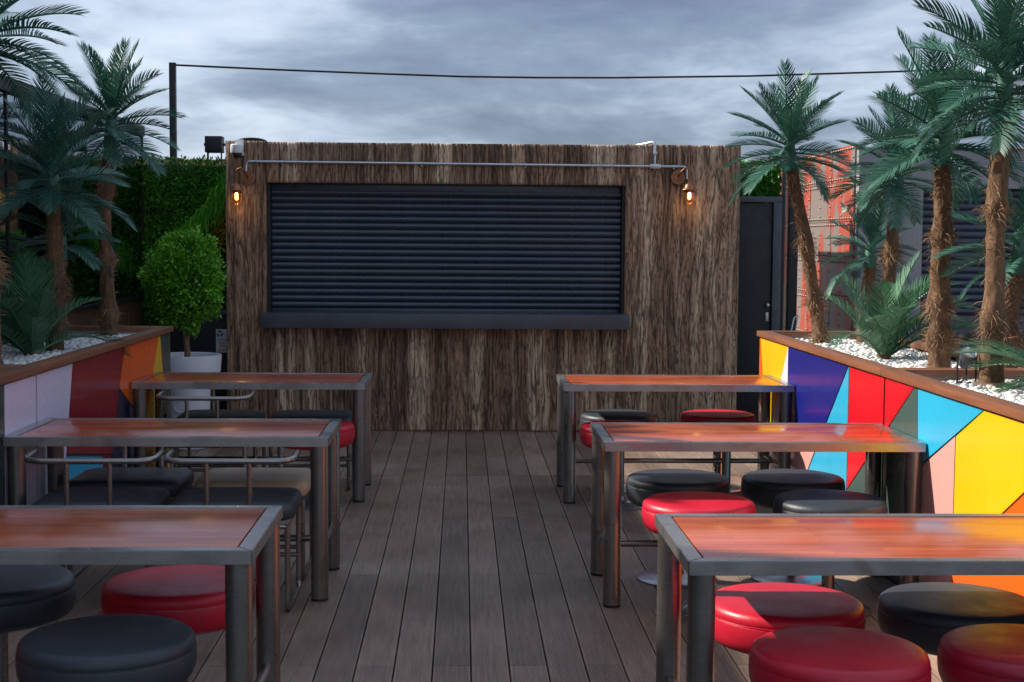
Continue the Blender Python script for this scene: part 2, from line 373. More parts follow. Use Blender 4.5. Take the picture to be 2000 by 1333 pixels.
# ------------------------------------------------------------------ ground and deck
g = MB().box(-400, 400, -400, 900, -0.6, -0.10).build('ground', 'paving'); tag(g, 'grey paved terrace ground beyond the deck', 'ground', kind='structure')
deck = MB().box(-3.2, 4.0, 1.2, 17.0, -0.09, -0.030).build('deck', 'deck_joist'); tag(deck, 'dark brown grooved composite deck between the planters', 'deck', kind='structure')
BW = 0.1505; X0 = 0.043
plank_mesh = {}
def plank(length, smooth):
    k = (round(length, 3), smooth)
    if k in plank_mesh: return plank_mesh[k]
    w = BW - 0.0055; h = 0.024
    if smooth: top = [(-w/2+0.002, 0), (w/2-0.002, 0)]
    else:
        top = [(-w/2+0.002, 0)]; n = 19; p = 0.0068; x = -n*p/2
        for i in range(n):
            top += [(x+0.0012, 0), (x+0.0024, -0.0016), (x+0.0048, -0.0016), (x+0.0060, 0)]; x += p
        top += [(w/2-0.002, 0)]
    prof = [(-w/2, -h), (-w/2, -0.002)] + top + [(w/2, -0.002), (w/2, -h)]
    mb = MB(); n = len(prof); y0, y1 = 0.0018, length-0.0018
    mb.add([(x, y0, z) for x, z in prof] + [(x, y1, z) for x, z in prof], [(i, i+1, n+i+1, n+i) for i in range(n-1)] + [tuple(range(n-1, -1, -1)), tuple(n+i for i in range(n))])
    o = mb.build('plank', 'deck_board_smooth' if smooth else 'deck_board', None, None); me = o.data; bpy.data.objects.remove(o)
    plank_mesh[k] = me; return me
def lay(xc, y0, y1, smooth):
    o = bpy.data.objects.new('plank', plank(y1-y0, smooth)); COL.objects.link(o); o.parent = deck; o.location = (xc, y0, 0)
for i in range(-21, 26):
    xc = X0 + (i+0.5)*BW
    if xc < -3.1 or xc > 3.6: continue
    if abs(xc) < 2.25:
        cuts = [2.43, 3.97, 7.05, 10.07] if i % 2 == 0 else [2.43, 5.51, 8.54, 10.07]
        for a, c in zip(cuts, cuts[1:]): lay(xc, a, c, False)
    lay(xc, 10.07, 12.60 if -2.0 < xc < 2.4 else 13.3, True)
    if not (-2.0 < xc < 2.4): lay(xc, 13.3, 15.8, True)

# ------------------------------------------------------------------ kiosk with bark cladding
KX0, KX1, KY, KZ = -2.04, 2.432, 12.43, 2.518
OX0, OX1, OZ0, OZ1 = -1.69, 1.424, 0.985, 2.162
kiosk = thing('bar_kiosk', 'bark clad bar kiosk with closed dark roller shutter across the end of the deck', 'kiosk', (0.2, 13.6, 0))
ko = (0.2, 13.6, 0)
# value noise in numpy
TAB = rng.random((256, 256))
def vn(x, y, s=0):
    xi = np.floor(x).astype(int); yi = np.floor(y).astype(int); fx = x-xi; fy = y-yi
    fx = fx*fx*(3-2*fx); fy = fy*fy*(3-2*fy)
    def T(a, c): return TAB[(a+s*37) % 256, (c+s*91) % 256]
    return (T(xi, yi)*(1-fx)+T(xi+1, yi)*fx)*(1-fy) + (T(xi, yi+1)*(1-fx)+T(xi+1, yi+1)*fx)*fy
def fbm(x, y, s=0, o=4):
    r = 0; a = 0.5; tot = 0
    for k in range(o): r = r + a*vn(x*2**k, y*2**k, s+k); tot += a; a *= 0.5
    return r/tot
def px2x(p): return (p-904.0)/2778.0*12.43
BANDS = {'left': [(450, 7, .55), (468, 6, .35), (482, 5, .25)],
         'top': [(548, 9, .65), (575, 10, .95), (620, 9, .35), (660, 8, .35), (727, 6, .65), (770, 8, .3), (819, 9, .7), (858, 10, .9), (880, 8, .9), (920, 8, .35), (1010, 10, .5), (1090, 9, .35), (1165, 12, .85), (1188, 8, .8), (1214, 6, .3)],
         'bottom': [(520, 4, .75), (553, 9, .95), (574, 9, .85), (612, 7, .9), (622, 4, .7), (712, 9, .8), (810, 10, 1.0), (834, 9, 1.05), (936, 9, 1.05), (1044, 11, 1.0), (1062, 8, 1.0), (1010, 7, .3), (1110, 8, .55), (1160, 10, .6), (1200, 8, .75)],
         'right': [(1240, 8, .45), (1262, 10, .9), (1300, 8, .2), (1330, 9, .4), (1368, 9, .6), (1392, 9, .85), (1412, 7, .45), (1432, 7, .6)]}
def bark_panel(key, x0, x1, z0, z1, seed):
    dx, dz = 0.0062, 0.0095
    nx = int((x1-x0)/dx)+2; nz = int((z1-z0)/dz)+2
    X, Z = np.meshgrid(np.linspace(x0, x1, nx), np.linspace(z0, z1, nz))
    wx = X + 0.075*(fbm(X*1.3+seed, Z*0.9, seed, 3)-0.5) + 0.016*(fbm(X*6, Z*2.4+seed, seed+3, 3)-0.5)
    pale = np.zeros_like(X)
    for p, w, a in BANDS[key]:
        c = px2x(p); ww = w/2778.0*12.43*1.35
        wob = 0.10*(fbm(Z*1.3+p, Z*0+p*0.13, seed+5, 3)-0.5) + 0.05*(fbm(X*16, Z*1.5+p, seed+10, 2)-0.5)
        pale = np.maximum(pale, a*np.exp(-((X-c-wob)/ww)**2)*(0.45+1.1*fbm(X*13, Z*1.5, seed+8, 3)))
    # plates divided by wandering vertical cracks
    n1 = fbm(wx*24, Z*1.6, seed+1, 2); cr1 = np.exp(-((n1-0.5)/0.045)**2)*np.clip(.25+1.5*fbm(X*3, Z*1.1, seed+12, 2), 0, 1)
    n2 = fbm(wx*62, Z*4.6, seed+2, 2); cr2 = np.exp(-((n2-0.5)/0.05)**2)
    n3 = fbm(wx*7, Z*0.5, seed+4, 3)
    gran = fbm(X*95, Z*30, seed+6, 2)
    fine = fbm(wx*80, Z*5.0, seed+7, 3)
    crack = np.clip(np.maximum(cr1, 0.75*cr2), 0, 1)
    h = 0.013*(1-crack) + 0.006*(n3-0.5)*2 + 0.007*(fine-0.5) + 0.005*(gran-0.5)*(1-0.6*np.clip(pale, 0, 1)) + 0.010*np.clip(pale, 0, 1)
    edge = np.minimum.reduce([X-x0, x1-X, Z-z0, z1-Z]); h = h*np.clip(edge/0.012, 0.15, 1)
    Y = KY - h
    def C(r, g_, b_): return np.array([r, g_, b_])[None, None, :]
    k = np.clip(0.5+1.6*(fine-0.5)+1.2*(n3-0.5), 0, 1)[..., None]
    col = C(.120, .070, .046)*(1-k) + C(.385, .235, .150)*k
    warm = np.clip(fbm(X*2.2, Z*0.7, seed+9, 3)*2-0.75, 0, 1)[..., None]; col = col*(1-warm*0.45) + C(.25, .145, .09)*warm*0.45
    pl = np.clip(pale*1.05-0.18, 0, 1)[..., None]*np.clip(0.35+1.3*fine, 0, 1)[..., None]
    col = col*(1-pl) + C(.68, .51, .355)*pl
    col = col*(0.74+0.52*gran[..., None])
    ck = (0.70+0.2*np.clip(pale, 0, 1))[..., None]
    col = col*(1-ck*crack[..., None]) + C(.034, .023, .018)*ck*crack[..., None]
    idx = np.arange(nx*nz).reshape(nz, nx)
    f = np.stack([idx[:-1, :-1], idx[:-1, 1:], idx[1:, 1:], idx[1:, :-1]], -1).reshape(-1)
    # returned edges (a skirt going back) so that the panel has thickness
    V = np.stack([X, Y, Z], -1).reshape(-1, 3); colf = col.reshape(-1, 3)
    ring = np.concatenate([idx[0, :], idx[1:, -1], idx[-1, -2::-1], idx[-2:0:-1, 0]])
    back = V[ring].copy(); back[:, 1] = KY+0.035
    b0 = len(V); nr = len(ring); r2 = np.arange(nr); rn = (r2+1) % nr
    sk = np.stack([ring[r2], b0+r2, b0+rn, ring[rn]], -1).reshape(-1)
    V = np.concatenate([V, back]); colf = np.concatenate([colf, colf[ring]])
    V = V - np.array(ko)
    me = fast_mesh('bark_panel', V, np.concatenate([f, sk]), 4)
    a = me.color_attributes.new('bark', 'FLOAT_COLOR', 'POINT')
    a.data.foreach_set('color', np.concatenate([colf, np.ones((len(colf), 1))], 1).astype(np.float32).ravel())
    return link('bark_panel', me, 'bark', kiosk, 50)
bark_panel('left', KX0, OX0-0.0035, 0.0, KZ, 1)
bark_panel('right', OX1+0.0035, KX1, 0.0, KZ, 2)
bark_panel('top', OX0, OX1, OZ1, KZ-0.006, 3)
bark_panel('bottom', OX0, OX1, 0.0, OZ0, 4)
mb = MB(); mb.box(KX0+.01, KX1-.01, KY+0.22, 14.85, 0.0, KZ-0.05)
mb.build('wall', 'black_paint', kiosk, None, ko)
mb = MB(); mb.box(KX0+.012, OX0-.05, KY+.036, KY+.22, 0, KZ-.05); mb.box(OX1+.05, KX1-.012, KY+.036, KY+.22, 0, KZ-.05); mb.box(OX0-.05, OX1+.05, KY+.036, KY+.22, OZ1+.03, KZ-.05); mb.box(OX0-.05, OX1+.05, KY+.036, KY+.22, 0, OZ0-.03)
mb.build('wall_stud', 'black_paint', kiosk, None, ko)
MB().box(KX0, KX1, KY+0.01, 14.9, KZ-0.048, KZ-0.012, .004).build('roof', 'roof_metal', kiosk, 40, ko)
for xa, xb in ((OX0-.02, OX0+.028), (OX1-.022, OX1+.02)): MB().box(xa, xb, KY+.04, KY+.215, OZ0, OZ1+.02).build('shutter_guide', 'black_paint', kiosk, None, ko)

MB().box(OX0+.03, OX1-.024, KY+.10, KY+.21, OZ1-.07, OZ1+.015, .01).build('shutter_box', 'shutter', kiosk, 40, ko)
def slat_mesh(length, pitch):
    pr = []
    for i in range(11):
        a = i/10; pr.append((-0.024*max(0.0, math.sin(PI*a))**0.6, a*pitch))
    n = len(pr); mb = MB()
    mb.add([(0, y, z) for y, z in pr] + [(length, y, z) for y, z in pr], [(i, i+1, n+i+1, n+i) for i in range(n-1)])
    mb.add([(0, 0.012, 0), (0, 0.012, pitch), (length, 0.012, pitch), (length, 0.012, 0)], [(0, 1, 2, 3)])
    o = mb.build('slat', 'shutter', None, 60); me = o.data; bpy.data.objects.remove(o); return me
sh = bpy.data.objects.new('roller_shutter', None); COL.objects.link(sh); sh.parent = kiosk; sh.location = (OX0+.03-ko[0], KY+.13-ko[1], 1.075)
pitch_s = 0.0577; sm = slat_mesh(OX1-OX0-.056, pitch_s)
for i in range(18):
    o = bpy.data.objects.new('slat', sm); COL.objects.link(o); o.parent = sh; o.location = (0, 0, i*pitch_s)
MB().box(0, OX1-OX0-.056, -.016, .012, -0.05, -0.002, .004).build('bottom_bar', 'shutter', sh, 40)
MB().box(-1.722, 1.455, KY-.175, KY+.12, .912, 1.040, .006).build('counter_sill', 'charcoal_paint', kiosk, 40, ko)
# galvanised conduit
cy = KY-.034
mb = MB(); zc0, zc1 = 2.340, 2.328
def arc(c, p0, p1, n=5): return [Vector(c)*(1-a)*(1-a)*0 + ((1-a)**2)*Vector(p0) + 2*a*(1-a)*Vector(c) + a*a*Vector(p1) for a in [i/n for i in range(n+1)]]
pts = [(-1.859, cy, 2.22)] + arc((-1.859, cy, zc0), (-1.859, cy, zc0-.035), (-1.824, cy, zc0)) + [(1.0, cy, 2.331)] + arc((1.955, cy, zc1), (1.92, cy, zc1), (1.955, cy, zc1-.035)) + [(1.955, cy, 2.22)]
mb.tube(pts, 0.0125, 8)
cd = mb.build('conduit', 'galvanised', kiosk, 50, ko)
MB().tube([(1.673, cy, 2.34), (1.673, cy, KZ+.005), (1.66, cy+.012, KZ+.022), (1.60, cy+.10, KZ+.012), (1.50, cy+.22, KZ-.002)], .0125, 8).build('riser_pipe', 'galvanised', cd, 50, ko)
MB().box(1.625, 1.728, cy-.022, cy+.03, 2.306, 2.350, .016).build('junction_box', 'galvanised', cd, 50, ko)
for x in (-1.55, -.35, .55, 1.30, 1.84):
    z = zc0+(zc1-zc0)*(x+1.86)/3.81
    MB().tube([(x-.006, cy, z), (x+.006, cy, z)], .0165, 8).box(x-.006, x+.006, cy, KY+.004, z-.024, z-.004).build('pipe_clip', 'galvanised', cd, 50, ko)
MB().tube([(1.657, cy, 2.44), (1.69, cy, 2.44)], .02, 8).build('pipe_clip', 'galvanised', cd, 50, ko)

# wall lamps
def wall_lamp(x, z, label, side):
    y = KY-.03
    t_ = thing('wall_lamp', label, 'lamp', (x, y, z), 0, 'copper bulkhead lamps on the kiosk')
    MB().tube([(side*.085, .012, .135), (side*.085, -.016, .135)], .062, 24).tube([(side*.085, -.016, .135), (side*.085, -.024, .135)], .03, 16).build('wall_plate', 'copper', t_, 40)
    MB().tube([(side*.085, -.02, .135), (side*.07, -.09, .175), (side*.035, -.115, .215), (side*.006, -.115, .20), (0, -.115, .15), (0, -.115, .078)], .0085, 8).build('arm', 'copper', t_, 60)
    MB().lathe([(0, .085), (.018, .083), (.034, .070), (.044, .05), (.047, .035), (.066, .030), (.068, .024), (.045, .024), (.038, .022), (.036, .0), (.034, .0)], 24, (0, -.115, 0)).build('hood', 'copper', t_, 35)
    MB().lathe([(.032, .02), (.033, -.03), (.029, -.065), (.018, -.083), (0, -.088)], 20, (0, -.115, 0)).build('glass_jar', 'lamp_glass', t_, 60)
    cg = MB()
    for k in range(5):
        a = 2*PI*k/5+.3; c, s_ = math.cos(a), math.sin(a)
        cg.tube([(.041*c, -.115+.041*s_, .025), (.041*c, -.115+.041*s_, -.04), (.034*c, -.115+.034*s_, -.076), (.012*c, -.115+.012*s_, -.096), (0, -.115, -.099)], .0026, 6)
    cg.tube([(.042*math.cos(2*PI*k/20), -.115+.042*math.sin(2*PI*k/20), -.03) for k in range(20)], .0026, 6, closed=True)
    cg.build('cage', 'copper', t_, 60)
    bl = MB().lathe([(.010, .01), (.013, -.01), (.017, -.035), (.013, -.055), (0, -.063)], 14, (0, -.115, 0)).build('bulb', 'bulb_glow', t_, 60)
    MB().tube([(-.006, -.133, 0), (-.004, -.134, -.04), (.004, -.134, -.04), (.006, -.133, 0)], .0022, 6).build('filament', 'filament_glow', bl, 60)
    ld = bpy.data.lights.new('lamp_light', 'POINT'); ld.energy = 0.2; ld.color = (1, .55, .2); ld.shadow_soft_size = .02
    lo = bpy.data.objects.new('lamp_light', ld); COL.objects.link(lo); lo.parent = t_; lo.location = (0, -.135, -.115)
    return t_
wall_lamp(-1.925, 2.065, 'lit copper cage lamp below the white security camera on the kiosk', 1)
wall_lamp(1.962, 2.100, 'lit copper cage lamp on the kiosk wall right of the shutter', -1)
# security camera
sc_ = thing('security_camera', 'white dome security camera high on the left corner of the bark kiosk', 'camera', (-1.93, KY-.02, 2.40))
MB().box(-.022, .05, -.035, .02, .05, .125, .006).build('bracket', 'white_plastic', sc_, 40)
MB().lathe([(0, .085), (.048, .083), (.056, .075), (.057, .015), (.052, .008), (0, .008)], 28, (0, -.06, 0)).build('housing', 'white_plastic', sc_, 40)
MB().lathe([(.036, .01), (.035, -.008), (.026, -.026), (.012, -.034), (0, -.036)], 24, (0, -.06, 0)).build('dome', 'black_plastic', sc_, 60)
MB().box(.035, .052, -.05, .02, -.012, .02, .004).build('cable_gland', 'white_plastic', sc_, 40)
# coil of hose on roof
h_ = MB(); h_.tube([(-1.86+.13*math.cos(a), 12.72, KZ-.012+.012+.034*math.sin(a)) for a in [PI*i/14 for i in range(15)]], .016, 8)
tag(h_.build('roof_cable', 'rubber'), 'black cable loop arching over the roof edge above the security camera', 'cable')

# ------------------------------------------------------------------ left side: glass pavilion, hedge wall, bin, pot tree
pav = thing('glass_pavilion', 'dark mirror glass pavilion along the left side behind the palms', 'building', (-4.2, 7.5, 0)); po = (-4.2, 7.5, 0)
MB().box(-5.6, -2.99, 1.5, 13.2, 0, 2.60).build('core', 'black_paint', pav, None, po)
MB().box(-5.65, -2.90, 1.45, 13.22, 2.60, 2.70, .01).build('roof_fascia', 'black_paint', pav, 40, po)
ys = [1.5+i*1.3 for i in range(10)]
for a, c in zip(ys, ys[1:]):
    c = min(c, 13.18)
    MB().box(-2.975, -2.925, a+.014, c-.014, 1.15, 2.59).build('glass_pane', 'dark_glass', pav, None, po)
    pn = MB().box(-2.985, -2.93, a+.014, c-.014, 0.0, 1.12, .004).build('wood_panel', 'cabinet_wood', pav, 40, po)
    for k in range(2):
        MB().box(-2.931, -2.918, a+.08+k*.6, a+.56+k*.6, .12, 1.02, .008).build('raised_field', 'cabinet_wood', pn, 40, po)
for yy in ys:
    MB().box(-2.98, -2.915, yy-.012, yy+.012, 0, 2.599).build('mullion', 'black_paint', pav, None, po)
MB().box(-2.985, -2.905, 1.6, 13.16, 1.121, 1.149).build('sill_rail', 'black_paint', pav, None, po)

def leaves(n, pos_fn, size, aspect, seed, droop=0.3):
    """small folded leaves: each leaf 4 triangles around a mid rib"""
    r = np.random.default_rng(seed); P, D = pos_fn(n, r)
    n = len(P)
    D = D + r.normal(0, .55, (n, 3)); D[:, 2] += r.uniform(-droop, .35, n); D /= np.linalg.norm(D, axis=1)[:, None]
    ref = r.normal(0, 1, (n, 3)); side = np.cross(D, ref); side /= np.linalg.norm(side, axis=1)[:, None]
    nor = np.cross(side, D)
    s = (size*r.uniform(.7, 1.25, n))[:, None]; w = s*aspect
    b0 = P; mid = P + D*s*.5; tip = P + D*s - nor*s*.12
    l = mid + side*w + nor*w*.35; rr = mid - side*w + nor*w*.35
    V = np.stack([b0, l, tip, rr, mid], 1).reshape(-1, 3)
    i = np.arange(n)[:, None]*5
    Ff = np.concatenate([i+[0, 1, 4], i+[1, 2, 4], i+[2, 3, 4], i+[3, 0, 4]], 1).reshape(-1)
    return V, Ff
def hedge(name, label, x0, x1, y, z0, z1, n, seed, zig=0.03):
    t_ = thing(name, label, 'hedge', ((x0+x1)/2, y, 0)); off = np.array([(x0+x1)/2, y, 0])
    MB().box(x0, x1, y+.06, y+.14, 0, z1-.05).build('backing', 'foliage_backing', t_, None, off)
    def pf(n, r):
        x = r.uniform(x0, x1, n); z = r.uniform(z0, z1, n)
        cl = fbm(x*9, z*9, seed, 3); d = r.uniform(0, 1, n)**2.2
        yy = y + .03 - (.02+.10*cl)*(1-d*.6) 
        z = z + (z > z1-.06)*zig*(fbm(x*14, z*0+3.3, seed+2, 2)-.3)
        return np.stack([x, yy, z], 1), np.tile(np.array([[0, -1.0, .15]]), (n, 1))
    V, Ff = leaves(n, pf, .042, .26, seed)
    f = link('foliage', fast_mesh('foliage', V-off, Ff, 3), 'hedge_leaf', t_); f['kind'] = 'stuff'
    return t_, off
hd, hoff = hedge('hedge_wall', 'artificial green leaf wall left of the kiosk behind the potted tree', -2.97, -2.055, 13.25, .25, 2.40, 16000, 21)
# hanging fern strands on the hedge
def strands(n, pf, ln, wd, seed, mat, name, parent, off, seg=4):
    r = np.random.default_rng(seed); P, D = pf(n, r); V = []; Ff = []
    for i in range(n):
        p = np.array(P[i]); d = np.array(D[i], float); l = ln*r.uniform(.6, 1.2); w = wd*r.uniform(.7, 1.2); sd_ = np.cross(d, [0, 1, .2]); sd_ /= np.linalg.norm(sd_)+1e-9
        b0 = len(V)
        for k in range(seg+1):
            ww = w*(1-.85*k/seg); V.append(p-sd_*ww); V.append(p+sd_*ww); d = d + np.array([0, 0, -.22]); d /= np.linalg.norm(d); p = p + d*l/seg
        for k in range(seg): Ff += [b0+2*k, b0+2*k+1, b0+2*k+3, b0+2*k+2]
    return link(name, fast_mesh(name, np.array(V)-np.array(off), np.array(Ff), 4), mat, parent)
def fern_pf(n, r):
    a = r.uniform(0, 1, n)
    x = -2.09 - .72*a**1.15 + r.normal(0, .045, n); z = 2.29 - .78*a**.8 + r.normal(0, .045, n) - .05
    D = np.stack([r.normal(-.35, .35, n), r.normal(-.55, .15, n), r.normal(-.2, .35, n)], 1); D /= np.linalg.norm(D, axis=1)[:, None]
    return np.stack([np.minimum(x, -2.075), 13.14 - r.uniform(0, .05, n), z], 1), D
o = strands(1500, fern_pf, .15, .0042, 5, 'fern_leaf', 'fern', hd, hoff); o['kind'] = 'stuff'
def yel_pf(n, r):
    x = -2.16 + r.normal(0, .05, n) - (r.random(n) > .55)*.06; z = np.where(r.random(n) > .4, 1.93, 1.72) + r.normal(0, .07, n)
    return np.stack([np.minimum(x, -2.08), 13.10+r.uniform(-.02, .04, n), z], 1), np.tile(np.array([[0, -1.0, .1]]), (n, 1))
V, Ff = leaves(420, yel_pf, .045, .28, 8); o = link('yellow_foliage', fast_mesh('yellow_foliage', V-np.array(hoff), Ff, 3), 'yellow_leaf', hd); o['kind'] = 'stuff'
hedge('hedge_top', 'green leaf hedge showing above the black door', 2.46, 3.02, 13.42, 1.9, 2.42, 4200, 23)

# speaker box on bracket
sp_ = thing('floodlight', 'black box floodlight on a bracket above the green leaf wall', 'floodlight', (-2.29, 13.42, 2.0)); fo = (-2.29, 13.42, 2.0)
MB().box(-2.375, -2.215, 13.30, 13.44, 2.47, 2.62, .008).build('housing', 'black_plastic', sp_, 40, fo)
MB().box(-2.362, -2.228, 13.294, 13.302, 2.484, 2.606, .003).build('front_lens', 'black_paint', sp_, 40, fo)
mb = MB().box(-2.365, -2.352, 13.36, 13.40, 2.0, 2.47); mb.box(-2.238, -2.230, 13.36, 13.40, 2.0, 2.47); mb.box(-2.365, -2.23, 13.36, 13.40, 2.0, 2.02)
mb.build('bracket', 'black_plastic', sp_, None, fo)
for s in (-1, 1): MB().tube([(-2.295+s*.078, 13.37, 2.545), (-2.295+s*.098, 13.37, 2.545)], .013, 10).build('knob', 'black_plastic', sp_, 40, fo)

tag(MB().box(-4.4, -1.2, 16.2, 16.5, -.1, 2.565, .01).build('parapet_wall', 'tan_wall'), 'tan parapet wall just showing over the green leaf wall', 'wall')
# poles and cable
for x, z, lb in ((-3.2, 3.61, 'tall dark steel pole left holding the cable over the kiosk'), (5.48, 3.66, 'tall dark steel pole behind the right palms holding the cable')):
    pl = thing('steel_pole', lb, 'pole', (x, 16.0, -.1), 0, 'poles holding the overhead cable')
    MB().box(-.035, .035, -.035, .035, 0, z+.1, .004).build('post', 'black_paint', pl, 40)
    MB().box(-.09, .09, -.09, .09, 0, .012).build('base_plate', 'black_paint', pl, None)
cpts = [(-3.165, 16, 3.585), (-2.0, 16, 3.545), (-.9, 16, 3.515), (0, 16, 3.494), (.85, 16, 3.492), (1.7, 16, 3.500), (3.2, 16, 3.535), (4.93, 16, 3.605), (5.445, 16, 3.635)]
tag(MB().tube(cpts, .011, 6).build('overhead_cable', 'rubber', None, 60), 'black cable sagging across the sky above the kiosk', 'cable')

# recycling bin with poster
bn = thing('recycling_bin', 'black recycling bin with a white recycling poster beside the kiosk', 'bin', (-2.33, 12.95, 0)); bo = (-2.33, 12.95, 0)
MB().box(-2.62, -2.06, 12.82, 13.10, 0, .98, .012).build('body', 'black_paint', bn, 40, bo)
MB().box(-2.63, -2.05, 12.81, 13.11, .985, 1.03, .01).build('lid', 'charcoal_paint', bn, 40, bo)
ps = MB().box(-2.20, -2.065, 12.812, 12.818, .655, .865).build('poster', 'paper', bn, None, bo)
for k in range(3):
    a = R(90+120*k); c_ = Vector((-2.165, 12.8095, .825)); mb = MB()
    def P2(r_, an): return (c_.x+r_*math.cos(an), c_.z+r_*math.sin(an))
    p0 = P2(.022, a-.75); p1 = P2(.022, a+.35)
    d = Vector((p1[0]-p0[0], p1[1]-p0[1])).normalized(); n_ = Vector((-d.y, d.x)); w_ = .0055
    poly = [(p0[0]-n_.x*w_, p0[1]-n_.y*w_), (p1[0]-n_.x*w_, p1[1]-n_.y*w_), (p1[0]-n_.x*w_*2, p1[1]-n_.y*w_*2), (p1[0]+d.x*.011, p1[1]+d.y*.011), (p1[0]+n_.x*w_*2, p1[1]+n_.y*w_*2), (p1[0]+n_.x*w_, p1[1]+n_.y*w_), (p0[0]+n_.x*w_, p0[1]+n_.y*w_)]
    mb.prism(poly, 'y', 12.8092, 12.8112).build('recycling_arrow', 'ink_black', ps, None, bo)
def text_mesh(s, size, x, y, z, mat, parent, off):
    cu = bpy.data.curves.new('lettering', 'FONT'); cu.body = s; cu.size = size; cu.extrude = .0006
    to = bpy.data.objects.new('lettering', cu); me = bpy.data.meshes.new_from_object(to); bpy.data.objects.remove(to)
    me.transform(Matrix.Translation(Vector((x-off[0], y-off[1], z-off[2]))) @ Matrix.Rotation(PI/2, 4, 'X'))
    me.materials.clear(); return link('lettering', me, mat, parent)
text_mesh('Clip on', .030, -2.172, 12.810, .731, 'ink_red', ps, bo); text_mesh('Rental', .030, -2.170, 12.810, .706, 'ink_red', ps, bo)
mb = MB(); mb.tube([(-2.18, 12.811, .672), (-2.155, 12.811, .690), (-2.13, 12.811, .676), (-2.105, 12.811, .690), (-2.08, 12.811, .674)], .006, 6).build('print_motif', 'ink_yellow', ps, None, bo)
MB().box(-2.19, -2.07, 12.8098, 12.8118, .768, .772).build('print_line', 'ink_black', ps, None, bo)

# white pot with topiary
pc = (-2.188, 11.4, 0)
pot = thing('plant_pot', 'large white round pot with wide rim behind the far left table', 'pot', pc)
MB().lathe([(0, 0), (.155, 0), (.165, .01), (.188, .585), (.20, .60), (.25, .605), (.262, .615), (.272, .74), (.27, .75), (.255, .752), (.245, .745), (.235, .69), (0, .69)], 48).build('shell', 'pot_white', pot, 35)
MB().tube([(-.02+.052*math.cos(2*PI*k/28), -.181, .36+.052*math.sin(2*PI*k/28)) for k in range(28)], .0045, 6, closed=True).build('embossed_ring', 'pot_white', pot, 60)
def pebbles(name, label, x0, x1, y0, y1, z, n, seed, round_=False, parent=None, off=(0, 0, 0), smin=.012, smax=.024):
    r = np.random.default_rng(seed); bm = bmesh.new(); bmesh.ops.create_icosphere(bm, subdivisions=1, radius=1)
    bv = np.array([q.co[:] for q in bm.verts]); bm.verts.index_update(); bf = np.array([[q.index for q in f.verts] for f in bm.faces]); bm.free()
    V = []; Ff = []; k = 0
    for i in range(n):
        x = r.uniform(x0, x1); y = r.uniform(y0, y1)
        if round_ and (x-(x0+x1)/2)**2 + (y-(y0+y1)/2)**2 > ((x1-x0)/2)**2: continue
        s = r.uniform(smin, smax); sc = np.array([s*r.uniform(.8, 1.4), s*r.uniform(.8, 1.3), s*r.uniform(.55, .9)])
        q = Euler((r.uniform(-.5, .5), r.uniform(-.5, .5), r.uniform(0, 6.3))).to_matrix()
        vv = (bv*(1+r.uniform(-.16, .16, (len(bv), 1))))*sc @ np.array(q).T
        V.append(vv + np.array([x, y, z + r.uniform(-.006, .014) + .012*(fbm(np.array([x*3.]), np.array([y*3.]), seed, 2)[0]-.5)*2])-np.array(off)); Ff.append(bf+k*len(bv)); k += 1
    me = fast_mesh(name, np.concatenate(V), np.concatenate(Ff).ravel(), 3)
    o = link(name, me, 'pebble', parent, 75); tag(o, label if parent is None else None, 'pebbles' if parent is None else None, kind='stuff'); return o
pebbles('white_pebbles', 'white pebbles filling the round pot under the topiary tree', pc[0]-.225, pc[0]+.225, 11.4-.225, 11.4+.225, .695, 420, 3, True)
tree = thing('topiary_tree', 'clipped round bright green tree in the white pot', 'tree', (pc[0], pc[1], .69)); to_ = np.array([pc[0], pc[1], .69])
mb = MB(); mb.tube([(0, 0, -.05), (.004, 0, .08), (-.008, .005, .2), (-.02, .01, .32), (-.05, .0, .45)], [.026, .024, .022, .017, .010], 10)
mb.tube([(.0, 0, .16), (.02, .01, .28), (.06, .02, .42), (.10, .0, .6)], [.019, .016, .012, .007], 8); mb.tube([(-.005, 0, .2), (-.06, .02, .32), (-.13, .03, .5)], [.014, .011, .006], 8)
mb.tube([(-.01, 0, .3), (.0, -.02, .5), (.01, 0, .8)], [.014, .011, .006], 8)
mb.build('trunk', 'bark_small', tree, 60)
def top_pf(n, r):
    cd_ = r.normal(0, 1, (140, 3)); cd_ /= np.linalg.norm(cd_, axis=1)[:, None]; ci = r.integers(0, 140, n); cam_ = r.uniform(.86, 1.10, 140)
    d = cd_[ci] + r.normal(0, .12, (n, 3)); d /= np.linalg.norm(d, axis=1)[:, None]
    u = d[:, 2]; rad = .300*np.where(u > 0, (1-.18*u), (1-.10*np.abs(u)))
    lump = 1 + .30*(fbm(d[:, 0]*4+9, d[:, 1]*4+u*5, 31, 3)-.5)*2
    k = (1-.55*r.random(n)**2.0)*lump*cam_[ci]
    P = np.stack([d[:, 0]*rad*k, d[:, 1]*rad*k, (.645 + u*.355*k)], 1)
    stray = r.random(n) > .96; P[stray] *= np.array([1.10, 1.10, 1.04])
    return P, d*.9
V, Ff = leaves(15000, top_pf, .036, .25, 17, .2)
cr = link('crown', fast_mesh('crown', V, Ff, 3), 'topiary_leaf', tree)
MB().lathe([(0, .36), (.14, .42), (.20, .6), (.17, .82), (.07, .96), (0, .98)], 16).build('inner_foliage', 'foliage_backing', cr, 60)

